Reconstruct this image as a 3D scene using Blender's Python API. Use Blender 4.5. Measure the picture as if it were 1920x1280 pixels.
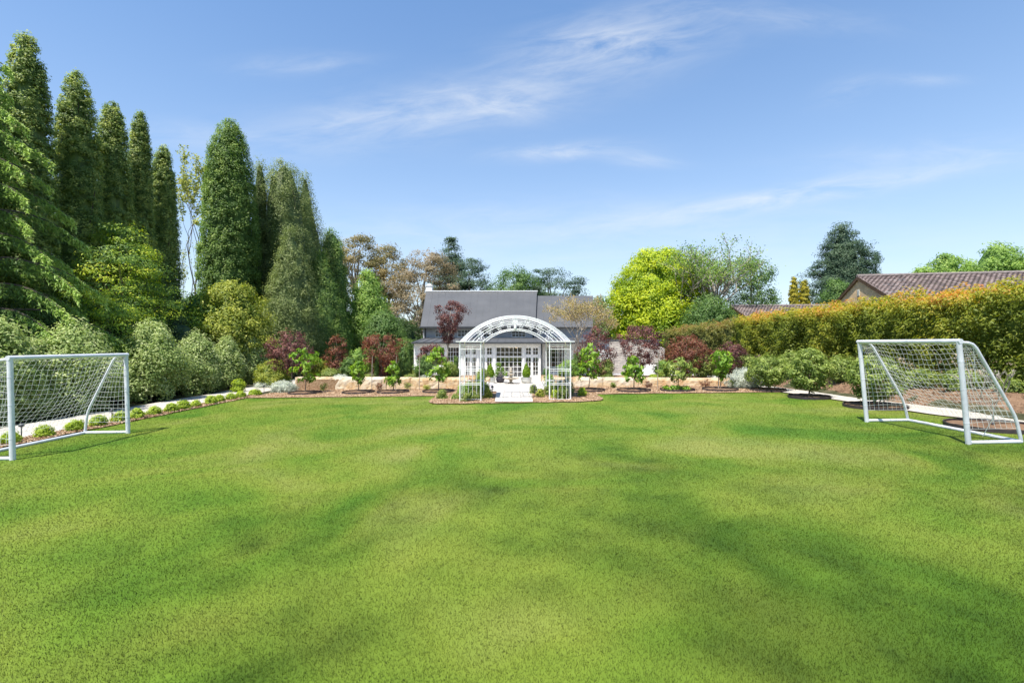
import bpy, math, random
import numpy as np
from mathutils import Vector

# ------------------------------------------------------------------ camera, sky, sun
for o in list(bpy.data.objects): bpy.data.objects.remove(o)
SC = bpy.context.scene
COL = SC.collection
CZ = 1.924; F = 907.0
cd = bpy.data.cameras.new('camera'); cam = bpy.data.objects.new('camera', cd); COL.objects.link(cam)
cam.location = (0, 0, CZ); cam.rotation_euler = (math.pi/2, 0, 0)
cd.sensor_width = 36; cd.lens = 36*F/1920; cd.shift_y = 5/1920; cd.clip_end = 3000; cd.clip_start = .05
SC.camera = cam
SC.view_settings.view_transform = 'Standard'; SC.view_settings.look = 'None'
SC.view_settings.gamma = 1; SC.view_settings.exposure = 0.88
SUN_EL, SUN_AZ = math.radians(65), math.radians(214)      # azimuth clockwise from +Y: behind the camera, to the left
sl = bpy.data.lights.new('sun', 'SUN'); sun = bpy.data.objects.new('sun', sl); COL.objects.link(sun)
sl.energy = 4.3; sl.angle = math.radians(.7); sl.color = (1, .955, .88)
sd = Vector((math.sin(SUN_AZ)*math.cos(SUN_EL), math.cos(SUN_AZ)*math.cos(SUN_EL), math.sin(SUN_EL)))
sun.rotation_euler = (-sd).to_track_quat('-Z', 'Y').to_euler()
sun.location = sd*100

W = bpy.data.worlds.new('World'); SC.world = W; W.use_nodes = True
nt = W.node_tree; N = nt.nodes; L = nt.links
for n in list(N): N.remove(n)
def wn(t, **k):
    n = N.new(t)
    for a, b in k.items(): setattr(n, a, b)
    return n
def wm(op, a, b=None, c=None):
    n = N.new('ShaderNodeMath'); n.operation = op
    for i, v in enumerate((a, b, c)):
        if v is None: continue
        if isinstance(v, (int, float)): n.inputs[i].default_value = v
        else: L.new(v, n.inputs[i])
    return n.outputs[0]
sky = wn('ShaderNodeTexSky', sky_type='NISHITA', sun_disc=False)
sky.sun_elevation = SUN_EL; sky.sun_rotation = SUN_AZ; sky.altitude = 600; sky.air_density = 1.0
sky.dust_density = .35; sky.ozone_density = 2.2
tc = wn('ShaderNodeTexCoord'); sx = wn('ShaderNodeSeparateXYZ'); L.new(tc.outputs['Generated'], sx.inputs[0])
yy = wm('MAXIMUM', sx.outputs[1], .05)
u = wm('DIVIDE', sx.outputs[0], yy); v = wm('DIVIDE', sx.outputs[2], yy)
# thin cirrus: long wisps, each a stretched noise inside a soft ellipse of the sky
wisps = [((780-960)/F, (645-212)/F, .30, .050, 8, .62), ((930-960)/F, (645-190)/F, .12, .04, -4, .6),
         ((1150-960)/F, (645-85)/F, .20, .062, 12, .8), ((1480-960)/F, (645-368)/F, .40, .022, 9.5, .75),
         ((1060-960)/F, (645-285)/F, .13, .017, 3, .75), ((1210-960)/F, (645-300)/F, .07, .014, -3, .5),
         ((560-960)/F, (645-120)/F, .12, .02, 3, .38), ((1590-960)/F, (645-170)/F, .06, .025, 20, .35),
         ((1000-960)/F, (645-425)/F, .6, .05, 2, .35), ((450-960)/F, (645-262)/F, .25, .03, -4, .3),
         ((1750-960)/F, (645-290)/F, .25, .03, 4, .3), ((1730-960)/F, (645-150)/F, .08, .012, 0, .35),
         ((1300-960)/F, (645-480)/F, .7, .05, 2, .25), ((1450-960)/F, (645-30)/F, .2, .03, -6, .3)]
tot = None
for i, (u0, v0, a, b, ang, s) in enumerate(wisps):
    ca, sa = math.cos(math.radians(ang)), math.sin(math.radians(ang))
    du = wm('SUBTRACT', u, u0); dv = wm('SUBTRACT', v, v0)
    p = wm('ADD', wm('MULTIPLY', du, ca), wm('MULTIPLY', dv, sa))
    q = wm('SUBTRACT', wm('MULTIPLY', dv, ca), wm('MULTIPLY', du, sa))
    cb = N.new('ShaderNodeCombineXYZ'); L.new(wm('MULTIPLY', p, 4.5), cb.inputs[0]); L.new(wm('MULTIPLY', q, 19), cb.inputs[1]); cb.inputs[2].default_value = i*3.7
    no = wn('ShaderNodeTexNoise'); no.inputs['Scale'].default_value = 1.3; no.inputs['Detail'].default_value = 7; no.inputs['Roughness'].default_value = .62; no.inputs['Distortion'].default_value = .5
    L.new(cb.outputs[0], no.inputs['Vector'])
    pa = wm('DIVIDE', p, a); qb = wm('DIVIDE', q, b)
    e = wm('EXPONENT', wm('MULTIPLY', wm('ADD', wm('MULTIPLY', pa, pa), wm('MULTIPLY', qb, qb)), -1.0))
    n2 = wm('MULTIPLY', wm('MAXIMUM', wm('SUBTRACT', no.outputs['Fac'], .33), 0), 2.9)
    m = wm('MULTIPLY', wm('MULTIPLY', e, n2), s*.72)
    tot = m if tot is None else wm('ADD', tot, m)
front = wm('GREATER_THAN', sx.outputs[1], .05)
tot = wm('MULTIPLY', wm('MINIMUM', tot, .85), front)
mx = wn('ShaderNodeMix', data_type='RGBA'); L.new(tot, mx.inputs[0])
hsv = wn('ShaderNodeHueSaturation'); gm = wn('ShaderNodeGamma'); gm.inputs[1].default_value = .82; L.new(sky.outputs[0], gm.inputs[0]); hsv.inputs['Saturation'].default_value = 1.34; hsv.inputs['Hue'].default_value = .503; hsv.inputs['Value'].default_value = 1.05; L.new(gm.outputs[0], hsv.inputs['Color'])
low = wn('ShaderNodeMix', data_type='RGBA'); low.inputs[7].default_value = (3.05, 3.4, 3.65, 1); L.new(hsv.outputs[0], low.inputs[6])
L.new(wm('MULTIPLY', wm('EXPONENT', wm('MULTIPLY', wm('MAXIMUM', sx.outputs[2], 0), -3.6)), .78), low.inputs[0]); L.new(low.outputs[2], mx.inputs[6])
mx.inputs[7].default_value = (3.5, 3.62, 3.72, 1)
# a touch of pale milky air in the lowest part of the sky
bg = wn('ShaderNodeBackground'); bg.inputs[1].default_value = .15
wo = wn('ShaderNodeOutputWorld'); L.new(mx.outputs[2], bg.inputs[0]); L.new(bg.outputs[0], wo.inputs[0])

# ------------------------------------------------------------------ helpers
rng = np.random.default_rng(7)
def X(px, D): return (px-960)/F*D
def Zp(py, D): return CZ-(py-645)/F*D
def sst(a, b, x):
    t = np.clip((np.asarray(x, float)-a)/(b-a), 0, 1); return t*t*(3-2*t)
def gz(x, y):
    x = np.asarray(x, float); y = np.asarray(y, float)
    z = .0164*np.clip(x, -14, 11)
    z = z*(1-sst(21.5, 25, y)) + (-.15)*sst(21.5, 25, y)
    e = 11.5-.085*np.clip(y-12, -5, 12)
    bank = sst(0, 1.1, x-e)*(1-sst(19.5, 23, y))
    z = z + bank*(.45+.05*np.sin(y*2.1)+.04*np.sin(y*5.3+x*2))
    return z
def g(x, y): return float(gz(x, y))

def link(name, me, mat=None, parent=None):
    o = bpy.data.objects.new(name, me); COL.objects.link(o)
    if mat is not None: me.materials.append(mat)
    if parent is not None: o.parent = parent
    return o
def mesh_np(name, V, Fc, mat, parent=None, attr=None, smooth=False):
    V = np.asarray(V, np.float32); Fc = np.asarray(Fc, np.int32)
    me = bpy.data.meshes.new(name); k = Fc.shape[1]; m = len(Fc)
    me.vertices.add(len(V)); me.vertices.foreach_set('co', V.ravel())
    me.loops.add(m*k); me.loops.foreach_set('vertex_index', Fc.ravel())
    me.polygons.add(m); me.polygons.foreach_set('loop_start', np.arange(m, dtype=np.int32)*k)
    if smooth: me.polygons.foreach_set('use_smooth', np.ones(m, bool))
    me.update(calc_edges=True)
    if attr is not None:
        a = me.attributes.new('v', 'FLOAT', 'FACE'); a.data.foreach_set('value', np.asarray(attr, np.float32))
    return link(name, me, mat, parent)
def tag(o, label=None, cat=None, group=None, kind=None):
    if label: o['label'] = label
    if cat: o['category'] = cat
    if group: o['group'] = group
    if kind: o['kind'] = kind
    return o
def empty(name, loc, label, cat, group=None, rz=0):
    o = bpy.data.objects.new(name, None); COL.objects.link(o); o.location = loc; o.rotation_euler = (0, 0, rz); o.empty_display_size = .2
    return tag(o, label, cat, group)

class MB:
    """collects quads (triangles repeated) and builds one mesh"""
    def __init__(s): s.v = []; s.f = []
    def add(s, V, Fs):
        b = len(s.v); s.v += [tuple(map(float, p)) for p in V]; s.f += [tuple(b+i for i in f) for f in Fs]; return s
    def box(s, x0, x1, y0, y1, z0, z1):
        return s.add([(x0,y0,z0),(x1,y0,z0),(x1,y1,z0),(x0,y1,z0),(x0,y0,z1),(x1,y0,z1),(x1,y1,z1),(x0,y1,z1)],
                     [(0,3,2,1),(4,5,6,7),(0,1,5,4),(1,2,6,5),(2,3,7,6),(3,0,4,7)])
    def tube(s, pts, r, n=8, cap=True):
        P = [Vector(p) for p in pts]; R = r if hasattr(r, '__len__') else [r]*len(P)
        V = []; up = None
        for i, p in enumerate(P):
            t = (P[min(i+1, len(P)-1)]-P[max(i-1, 0)])
            if t.length < 1e-9: t = Vector((0,0,1))
            t.normalize()
            if up is None: up = t.orthogonal()
            a = up-t*up.dot(t)
            if a.length < 1e-6: a = t.orthogonal()
            a.normalize(); up = a; b = t.cross(a)
            for k in range(n):
                an = 2*math.pi*k/n; V.append(p+(a*math.cos(an)+b*math.sin(an))*R[i])
        Fs = [(i*n+k, i*n+(k+1)%n, (i+1)*n+(k+1)%n, (i+1)*n+k) for i in range(len(P)-1) for k in range(n)]
        if cap: Fs += [tuple(range(n-1, -1, -1)), tuple((len(P)-1)*n+k for k in range(n))]
        return s.add(V, Fs)
    def lathe(s, prof, c=(0,0,0), n=20):
        V = [(c[0]+r*math.cos(2*math.pi*k/n), c[1]+r*math.sin(2*math.pi*k/n), c[2]+z) for r, z in prof for k in range(n)]
        Fs = [(i*n+k, i*n+(k+1)%n, (i+1)*n+(k+1)%n, (i+1)*n+k) for i in range(len(prof)-1) for k in range(n)]
        return s.add(V, Fs+[tuple(range(n-1,-1,-1)), tuple((len(prof)-1)*n+k for k in range(n))])
    def build(s, name, mat, parent=None, smooth=False, bevel=0):
        me = bpy.data.meshes.new(name); me.from_pydata(s.v, [], s.f)
        if smooth:
            me.polygons.foreach_set('use_smooth', [True]*len(me.polygons))
            try: me.set_sharp_from_angle(angle=math.radians(50))
            except Exception: pass
        o = link(name, me, mat, parent)
        if bevel:
            m = o.modifiers.new('bevel', 'BEVEL'); m.width = bevel; m.segments = 2; m.limit_method = 'ANGLE'
        return o

# ------------------------------------------------------------------ materials
def newmat(name):
    m = bpy.data.materials.new(name); m.use_nodes = True; t = m.node_tree
    b = t.nodes['Principled BSDF']; return m, t, b
def ramp(t, stops):
    r = t.nodes.new('ShaderNodeValToRGB'); e = r.color_ramp.elements
    while len(e) < len(stops): e.new(.5)
    for i, (p, c) in enumerate(stops): e[i].position = p; e[i].color = (*c, 1)
    return r
def noise(t, scale, detail=4, rough=.55, vec=None, dist=0):
    n = t.nodes.new('ShaderNodeTexNoise'); n.inputs['Scale'].default_value = scale; n.inputs['Detail'].default_value = detail
    n.inputs['Roughness'].default_value = rough; n.inputs['Distortion'].default_value = dist
    if vec is None:
        c = t.nodes.new('ShaderNodeTexCoord'); vec = c.outputs['Object']
    t.links.new(vec, n.inputs['Vector']); return n
def nmat(name, stops, scale, rough=.8, detail=6, bump=.3, bscale=None, spec=.3, stretch=None, scale2=None, mix2=.5, bdist=.02):
    m, t, b = newmat(name)
    c = t.nodes.new('ShaderNodeTexCoord'); vec = c.outputs['Object']
    if stretch:
        mp = t.nodes.new('ShaderNodeMapping'); mp.inputs['Scale'].default_value = stretch; t.links.new(vec, mp.inputs[0]); vec = mp.outputs[0]
    n = noise(t, scale, detail, .6, vec); fac = n.outputs['Fac']
    if scale2:
        n2 = noise(t, scale2, 5, .6, vec); mm = t.nodes.new('ShaderNodeMix'); mm.inputs[0].default_value = mix2
        t.links.new(fac, mm.inputs[2]); t.links.new(n2.outputs['Fac'], mm.inputs[3]); fac = mm.outputs[0]
    r = ramp(t, stops); t.links.new(fac, r.inputs[0]); t.links.new(r.outputs[0], b.inputs['Base Color'])
    b.inputs['Roughness'].default_value = rough; b.inputs['Specular IOR Level'].default_value = spec
    if bump:
        bn = noise(t, bscale or scale*2, 6, .65, vec); bp = t.nodes.new('ShaderNodeBump'); bp.inputs['Strength'].default_value = bump; bp.inputs['Distance'].default_value = bdist
        t.links.new(bn.outputs['Fac'], bp.inputs['Height']); t.links.new(bp.outputs[0], b.inputs['Normal'])
    return m
def leafmat(name, cols, trans=.3, rough=.55, spec=.35):
    """cols: dark to light leaf colours chosen per leaf by its own attribute"""
    m, t, b = newmat(name)
    a = t.nodes.new('ShaderNodeAttribute'); a.attribute_name = 'v'
    k = len(cols); r = ramp(t, [(i/(k-1), c) for i, c in enumerate(cols)])
    t.links.new(a.outputs['Fac'], r.inputs[0]); t.links.new(r.outputs[0], b.inputs['Base Color'])
    b.inputs['Roughness'].default_value = rough; b.inputs['Specular IOR Level'].default_value = spec
    tr = t.nodes.new('ShaderNodeBsdfTranslucent'); hs = t.nodes.new('ShaderNodeHueSaturation'); hs.inputs['Value'].default_value = 1.35; hs.inputs['Saturation'].default_value = 1.1
    t.links.new(r.outputs[0], hs.inputs['Color']); t.links.new(hs.outputs[0], tr.inputs['Color'])
    mx = t.nodes.new('ShaderNodeMixShader'); mx.inputs[0].default_value = trans
    t.links.new(b.outputs[0], mx.inputs[1]); t.links.new(tr.outputs[0], mx.inputs[2])
    t.links.new(mx.outputs[0], t.nodes['Material Output'].inputs['Surface'])
    return m
def plain(name, c, rough=.5, spec=.4, var=.06, scale=6, metal=0):
    lo = tuple(x*(1-var) for x in c); hi = tuple(min(1, x*(1+var)) for x in c)
    m = nmat(name, [(.3, lo), (.7, hi)], scale, rough, 5, .08, 40, spec); m.node_tree.nodes['Principled BSDF'].inputs['Metallic'].default_value = metal
    return m

M = {}
M['white'] = plain('white_powder_coat', (.80,.80,.80), .42, .45, .05, 5)
M['goalwhite'] = plain('white_plastic_tube', (.64,.65,.69), .45, .4, .13, 5)
M['netting'] = plain('net_cord', (.68,.68,.66), .8)
M['render'] = nmat('white_render', [(.3,(.72,.71,.68)),(.7,(.80,.79,.76))], 1.2, .8, 5, .1, 30)
M['bagwash'] = nmat('grey_bagged_wall', [(.3,(.40,.40,.42)),(.7,(.48,.48,.49))], 1.6, .85, 6, .3, 12)
M['frame'] = plain('white_joinery', (.80,.79,.76), .4, .45, .03)
M['darkmetal'] = plain('charcoal_metal', (.055,.058,.062), .45, .5, .15)
M['brick'] = None
M['stone'] = None
M['bark'] = nmat('grey_brown_bark', [(.3,(.10,.075,.055)),(.7,(.24,.19,.15))], 6, .9, 8, .8, 14, stretch=(1,1,.25))
M['palebark'] = nmat('pale_bark', [(.3,(.24,.20,.16)),(.7,(.46,.41,.35))], 3, .85, 8, .5, 12, stretch=(1,1,.3))
M['darkbark'] = nmat('dark_bark', [(.3,(.045,.035,.03)),(.7,(.12,.095,.075))], 6, .9, 8, .8, 14, stretch=(1,1,.25))
M['mulch'] = nmat('bark_mulch', [(.3,(.16,.095,.055)),(.5,(.34,.22,.13)),(.72,(.52,.38,.25))], 14, .9, 8, 1.0, 30, .2, scale2=2.0, mix2=.25, bdist=.03)
M['soil'] = nmat('garden_soil', [(.3,(.085,.055,.035)),(.5,(.21,.13,.08)),(.75,(.34,.22,.14))], 5, .95, 9, 1.0, 12, .15, scale2=.7, mix2=.3, bdist=.06)
M['litter'] = nmat('leaf_litter_ground', [(.3,(.03,.035,.015)),(.5,(.07,.07,.035)),(.75,(.15,.12,.07))], 3, .95, 9, 1.0, 9, .15, bdist=.05)
M['gravel'] = nmat('pale_gravel', [(.28,(.27,.24,.20)),(.45,(.46,.42,.36)),(.62,(.56,.52,.46)),(.75,(.66,.63,.57))], 22, .9, 8, .9, 34, .2, scale2=1.1, mix2=.35, bdist=.02)
M['rubber'] = plain('black_rubber_edging', (.045,.036,.038), .6, .3, .3, 9)
M['potwhite'] = plain('white_glazed_pot', (.62,.62,.57), .5, .4, .1)
M['potblack'] = plain('dark_glazed_pot', (.05,.045,.06), .35, .5, .2)
M['caststone'] = nmat('weathered_cast_stone', [(.3,(.38,.32,.24)),(.7,(.62,.56,.46))], 7, .9, 6, .5, 20)

def sandstone():
    m, t, b = newmat('split_sandstone')
    c = t.nodes.new('ShaderNodeTexCoord')
    mp = t.nodes.new('ShaderNodeMapping'); mp.inputs['Scale'].default_value = (1, 1, 1.6); t.links.new(c.outputs['Object'], mp.inputs[0])
    n = noise(t, .9, 5, .6, mp.outputs[0]); n2 = noise(t, 7, 8, .7, mp.outputs[0])
    mm = t.nodes.new('ShaderNodeMix'); mm.inputs[0].default_value = .35; t.links.new(n.outputs['Fac'], mm.inputs[2]); t.links.new(n2.outputs['Fac'], mm.inputs[3])
    r = ramp(t, [(.34,(.30,.17,.09)),(.41,(.50,.31,.15)),(.47,(.60,.45,.27)),(.55,(.64,.54,.40)),(.68,(.66,.60,.50))])
    t.links.new(mm.outputs[0], r.inputs[0]); t.links.new(r.outputs[0], b.inputs['Base Color'])
    bp = t.nodes.new('ShaderNodeBump'); bp.inputs['Strength'].default_value = .9; bp.inputs['Distance'].default_value = .03
    t.links.new(n2.outputs['Fac'], bp.inputs['Height']); t.links.new(bp.outputs[0], b.inputs['Normal']); b.inputs['Roughness'].default_value = .9
    return m
M['sandstone'] = sandstone()
def bricks(name, c1, c2, mortar, w, h, ms, axes='xz', bump=.5, bias=0):
    m, t, b = newmat(name); c = t.nodes.new('ShaderNodeTexCoord')
    sp_ = t.nodes.new('ShaderNodeSeparateXYZ'); mp = t.nodes.new('ShaderNodeCombineXYZ'); t.links.new(c.outputs['Object'], sp_.inputs[0])
    for i_, q_ in enumerate(axes): t.links.new(sp_.outputs['xyz'.index(q_)], mp.inputs[i_])
    br = t.nodes.new('ShaderNodeTexBrick'); t.links.new(mp.outputs[0], br.inputs['Vector'])
    br.inputs['Color1'].default_value = (*c1,1); br.inputs['Color2'].default_value = (*c2,1); br.inputs['Mortar'].default_value = (*mortar,1)
    br.inputs['Scale'].default_value = 1; br.inputs['Brick Width'].default_value = w; br.inputs['Row Height'].default_value = h; br.inputs['Mortar Size'].default_value = ms; br.inputs['Bias'].default_value = bias
    n = noise(t, 3, 8, .65); hs = t.nodes.new('ShaderNodeMix'); hs.data_type = 'RGBA'; hs.blend_type = 'MULTIPLY'; hs.inputs[0].default_value = .8
    r = ramp(t, [(.3,(.6,.6,.6)),(.7,(1.25,1.2,1.15))]); t.links.new(n.outputs['Fac'], r.inputs[0])
    t.links.new(br.outputs['Color'], hs.inputs[6]); t.links.new(r.outputs[0], hs.inputs[7]); t.links.new(hs.outputs[2], b.inputs['Base Color'])
    bp = t.nodes.new('ShaderNodeBump'); bp.inputs['Strength'].default_value = bump; bp.inputs['Distance'].default_value = .02; bp.invert = True
    t.links.new(br.outputs['Fac'], bp.inputs['Height']); t.links.new(bp.outputs[0], b.inputs['Normal']); b.inputs['Roughness'].default_value = .85
    return m
M['brick'] = bricks('tan_brick', (.42,.27,.15), (.34,.21,.11), (.36,.30,.22), .24, .086, .008)
M['stone'] = bricks('pale_stacked_stone', (.62,.57,.50), (.50,.44,.40), (.30,.27,.25), .36, .10, .012, bias=-.2)
M['paver'] = bricks('pale_sandstone_paving', (.62,.59,.54), (.52,.49,.44), (.24,.22,.19), .62, .42, .012, axes='xy', bump=.3)

def roofmetal():
    m, t, b = newmat('grey_metal_roof')
    n = noise(t, .8, 5, .6); r = ramp(t, [(.3,(.088,.088,.088)),(.7,(.112,.112,.111))]); t.links.new(n.outputs['Fac'], r.inputs[0]); t.links.new(r.outputs[0], b.inputs['Base Color'])
    b.inputs['Roughness'].default_value = .5; b.inputs['Metallic'].default_value = .1; return m
M['roof'] = roofmetal()
def tilemat():
    m, t, b = newmat('brown_concrete_tiles')
    at = t.nodes.new('ShaderNodeAttribute'); at.attribute_name = 'v'
    r = ramp(t, [(0,(.10,.080,.078)),(.35,(.17,.130,.122)),(.7,(.235,.18,.165)),(1,(.33,.27,.25))])
    t.links.new(at.outputs['Fac'], r.inputs[0])
    n = noise(t, 9, 8, .7); mm = t.nodes.new('ShaderNodeMix'); mm.data_type = 'RGBA'; mm.blend_type = 'MULTIPLY'; mm.inputs[0].default_value = .7
    r2 = ramp(t, [(.3,(.6,.6,.62)),(.7,(1.2,1.15,1.1))]); t.links.new(n.outputs['Fac'], r2.inputs[0])
    t.links.new(r.outputs[0], mm.inputs[6]); t.links.new(r2.outputs[0], mm.inputs[7]); t.links.new(mm.outputs[2], b.inputs['Base Color'])
    b.inputs['Roughness'].default_value = .8; return m
M['tile'] = tilemat()
def glassmat():
    m, t, b = newmat('window_glass')
    g_ = t.nodes.new('ShaderNodeBsdfGlossy'); g_.inputs['Roughness'].default_value = .03; g_.inputs['Color'].default_value = (.9,.92,.95,1)
    tr = t.nodes.new('ShaderNodeBsdfTransparent'); tr.inputs['Color'].default_value = (.86,.88,.88,1)
    fr = t.nodes.new('ShaderNodeFresnel'); fr.inputs[0].default_value = 1.6
    ad = t.nodes.new('ShaderNodeMath'); ad.operation = 'ADD'; ad.inputs[1].default_value = .05; t.links.new(fr.outputs[0], ad.inputs[0])
    mx = t.nodes.new('ShaderNodeMixShader'); t.links.new(ad.outputs[0], mx.inputs[0]); t.links.new(tr.outputs[0], mx.inputs[1]); t.links.new(g_.outputs[0], mx.inputs[2])
    t.links.new(mx.outputs[0], t.nodes['Material Output'].inputs['Surface']); return m
M['glass'] = glassmat()
M['darkglass'] = plain('dark_window_glass', (.018,.022,.03), .08, .6, .2)
M['room'] = plain('warm_room_wall', (.55,.46,.36), .9, .2, .1, 1)
M['wood'] = nmat('dark_timber', [(.3,(.06,.035,.02)),(.7,(.14,.08,.045))], 3, .6, 5, .2, 20, stretch=(1,6,1))
m_, t_, b_ = newmat('lamp_glow'); b_.inputs['Emission Color'].default_value = (1,.62,.3,1); b_.inputs['Emission Strength'].default_value = 6; M['bulb'] = m_

# foliage palettes (real leaf colours)
PAL = {
 'cypress': [(.030,.048,.014),(.055,.082,.020),(.105,.130,.034),(.19,.20,.06)],
 'greencyp': [(.030,.054,.012),(.046,.082,.018),(.085,.125,.028),(.15,.19,.05)],
 'dullcyp': [(.040,.058,.018),(.072,.096,.030),(.115,.138,.048),(.17,.19,.08)],
 'deodar': [(.034,.056,.018),(.060,.098,.028),(.13,.19,.048),(.24,.30,.09)],
 'wattle': [(.035,.075,.018),(.075,.130,.028),(.22,.28,.03),(.40,.43,.04)],
 'yelshrub': [(.06,.105,.018),(.15,.19,.028),(.27,.29,.045),(.42,.42,.10)],
 'silver': [(.12,.19,.045),(.24,.32,.09),(.38,.45,.17),(.60,.63,.34)], 'spring': [(.25,.30,.06),(.40,.44,.12),(.52,.50,.16)],
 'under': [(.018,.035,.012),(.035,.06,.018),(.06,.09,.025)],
 'green': [(.05,.10,.020),(.10,.17,.035),(.18,.26,.055),(.26,.33,.08)],
 'midgreen': [(.04,.08,.022),(.075,.13,.035),(.13,.19,.05)],
 'euc': [(.085,.075,.040),(.15,.125,.070),(.22,.18,.11),(.28,.21,.12)],
 'eucol': [(.065,.070,.028),(.12,.115,.042),(.22,.17,.060),(.28,.20,.075)],
 'pine': [(.020,.040,.026),(.035,.062,.036),(.060,.092,.050),(.09,.13,.07)],
 'lime': [(.10,.17,.012),(.22,.31,.015),(.40,.46,.02),(.55,.56,.035)],
 'gold': [(.18,.17,.02),(.32,.29,.03),(.48,.40,.05)],
 'purple': [(.040,.018,.020),(.080,.034,.034),(.145,.065,.055),(.24,.11,.085)],
 'redgreen': [(.050,.025,.018),(.11,.045,.030),(.20,.075,.045),(.12,.13,.05)],
 'tan': [(.18,.15,.06),(.30,.24,.10),(.42,.31,.13),(.28,.28,.10)],
 'hedge': [(.045,.075,.012),(.110,.140,.018),(.19,.215,.028),(.30,.26,.036),(.46,.19,.07)],
 'hedgefar': [(.045,.060,.020),(.10,.11,.030),(.16,.16,.040),(.20,.11,.05)],
 'laurel': [(.045,.075,.018),(.10,.14,.030),(.19,.24,.055),(.33,.36,.12)],
 'sapling': [(.06,.12,.018),(.12,.22,.028),(.20,.32,.04),(.32,.42,.07)],
 'box': [(.06,.10,.014),(.15,.21,.018),(.26,.32,.03),(.36,.42,.06)],
 'topiary': [(.08,.15,.010),(.17,.27,.014),(.26,.37,.022)],
 'silverbush': [(.26,.29,.24),(.42,.45,.38),(.58,.60,.52)],
 'rose': [(.05,.09,.02),(.12,.17,.035),(.22,.27,.06),(.34,.36,.14)],
 'flower': [(.75,.74,.72),(.80,.78,.76),(.70,.55,.60)],
}
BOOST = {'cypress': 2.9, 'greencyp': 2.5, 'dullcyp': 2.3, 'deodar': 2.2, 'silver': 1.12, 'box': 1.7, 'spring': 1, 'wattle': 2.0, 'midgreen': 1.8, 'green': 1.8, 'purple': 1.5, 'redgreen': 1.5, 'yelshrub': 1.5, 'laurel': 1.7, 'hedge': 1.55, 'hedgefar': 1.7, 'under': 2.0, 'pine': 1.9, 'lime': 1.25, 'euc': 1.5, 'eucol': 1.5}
def LM(k, trans=.42):
    key = 'leaf_'+k
    if key not in M: M[key] = leafmat(key, [tuple(min(.8, x*BOOST.get(k, 1.35)) for x in c) for c in PAL[k]], trans)
    return M[key]

# ------------------------------------------------------------------ foliage engine
def unit(a): return a/np.maximum(np.linalg.norm(a, axis=-1, keepdims=True), 1e-9)
def leaf_quads(P, Nrm, size, aspect=.5, d=None):
    n = len(P); s = (size*(.65+.7*rng.random(n)))[:, None]
    Nn = unit(Nrm)
    if d is None: d = rng.normal(size=(n, 3))
    d = unit(d-(d*Nn).sum(1, keepdims=True)*Nn); c = np.cross(Nn, d)
    V = np.stack([P-d*s*.5, P+c*s*aspect*.5+Nn*s*.1, P+d*s*.5-Nn*s*.12, P-c*s*aspect*.5+Nn*s*.1], 1).reshape(-1, 3)
    return V, np.arange(n*4, dtype=np.int32).reshape(-1, 4)
PROFILES = {
 'column': [(0,.75),(.12,.95),(.35,1),(.60,.92),(.78,.78),(.88,.62),(.95,.42),(.99,.22),(1,.1)],
 'spire': [(0,.8),(.2,1),(.5,.8),(.8,.4),(1,.05)],
 'round': [(0,.35),(.12,.72),(.35,.98),(.55,1),(.75,.85),(.9,.55),(1,.2)],
 'dome': [(0,.85),(.2,1),(.5,.95),(.75,.75),(.92,.42),(1,.15)],
 'vase': [(0,.2),(.25,.55),(.55,.9),(.8,1),(.95,.7),(1,.4)],
 'cone': [(0,1),(.3,.85),(.6,.55),(.85,.25),(1,.04)],
 'flat': [(0,.5),(.3,.9),(.7,1),(1,.6)],
 'pine': [(0,.75),(.15,1),(.4,.92),(.65,.70),(.85,.42),(1,.10)],
 'flame': [(0,.65),(.2,.95),(.4,1),(.65,.80),(.85,.52),(1,.12)],
 'tear': [(0,.75),(.2,1),(.45,.85),(.7,.55),(.9,.25),(1,.05)],
}
class Lumps:
    def __init__(s, amp):
        s.amp = amp; s.k = [(rng.integers(1, 6), rng.uniform(2, 15), rng.uniform(0, 6.3), rng.uniform(.5, 1)) for _ in range(6)]
    def __call__(s, th, t):
        r = 0
        for a, b, c, w in s.k: r = r + w*np.sin(a*th+b*t+c)
        return 1+s.amp*r/3
def clumps(nc, H0, H1, rad, prof, lump=.15, hollow=.6, flat=1.0):
    pr = PROFILES[prof]; ts = [p[0] for p in pr]; rs = [p[1] for p in pr]
    grid = np.linspace(0, 1, 200); w = np.interp(grid, ts, rs)+.12; cdf = np.cumsum(w); cdf /= cdf[-1]
    t = np.interp(rng.random(nc), cdf, grid); th = rng.random(nc)*2*math.pi
    lp = Lumps(lump); r = np.interp(t, ts, rs)*rad*lp(th, t)*np.sqrt(hollow**2+(1-hollow**2)*rng.random(nc))
    z = H0+(H1-H0)*t
    return np.stack([r*np.cos(th), r*np.sin(th)*flat, z], 1), np.stack([np.cos(th), np.sin(th), .35+0*t], 1), (pr, lp)
def fill(C, O, per, cr, size, aspect=.5, cz=1.0, vary=.5, up=.5, droop=0, v0=None, out=.7):
    k = len(C); n = k*per; idx = np.repeat(np.arange(k), per)
    q = unit(rng.normal(size=(n, 3)))*(rng.random((n, 1))**.45); crr = (cr*(.6+.8*rng.random(k)))[idx][:, None]
    off = q*crr; off[:, 2] *= cz
    P = C[idx]+off; Nn = q*.9+O[idx]*out+np.array([0, 0, up])+rng.normal(size=(n, 3))*.40
    d = None
    if droop: d = rng.normal(size=(n, 3))+np.array([0, 0, -droop])+O[idx]*.8
    V, Fc = leaf_quads(P, Nn, size, aspect, d)
    cv = rng.random(k) if v0 is None else v0
    a = np.clip(cv[idx]*vary+rng.random(n)*(1-vary)+(q[:, 2]*.12), 0, 1)
    return V, Fc, a
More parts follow.
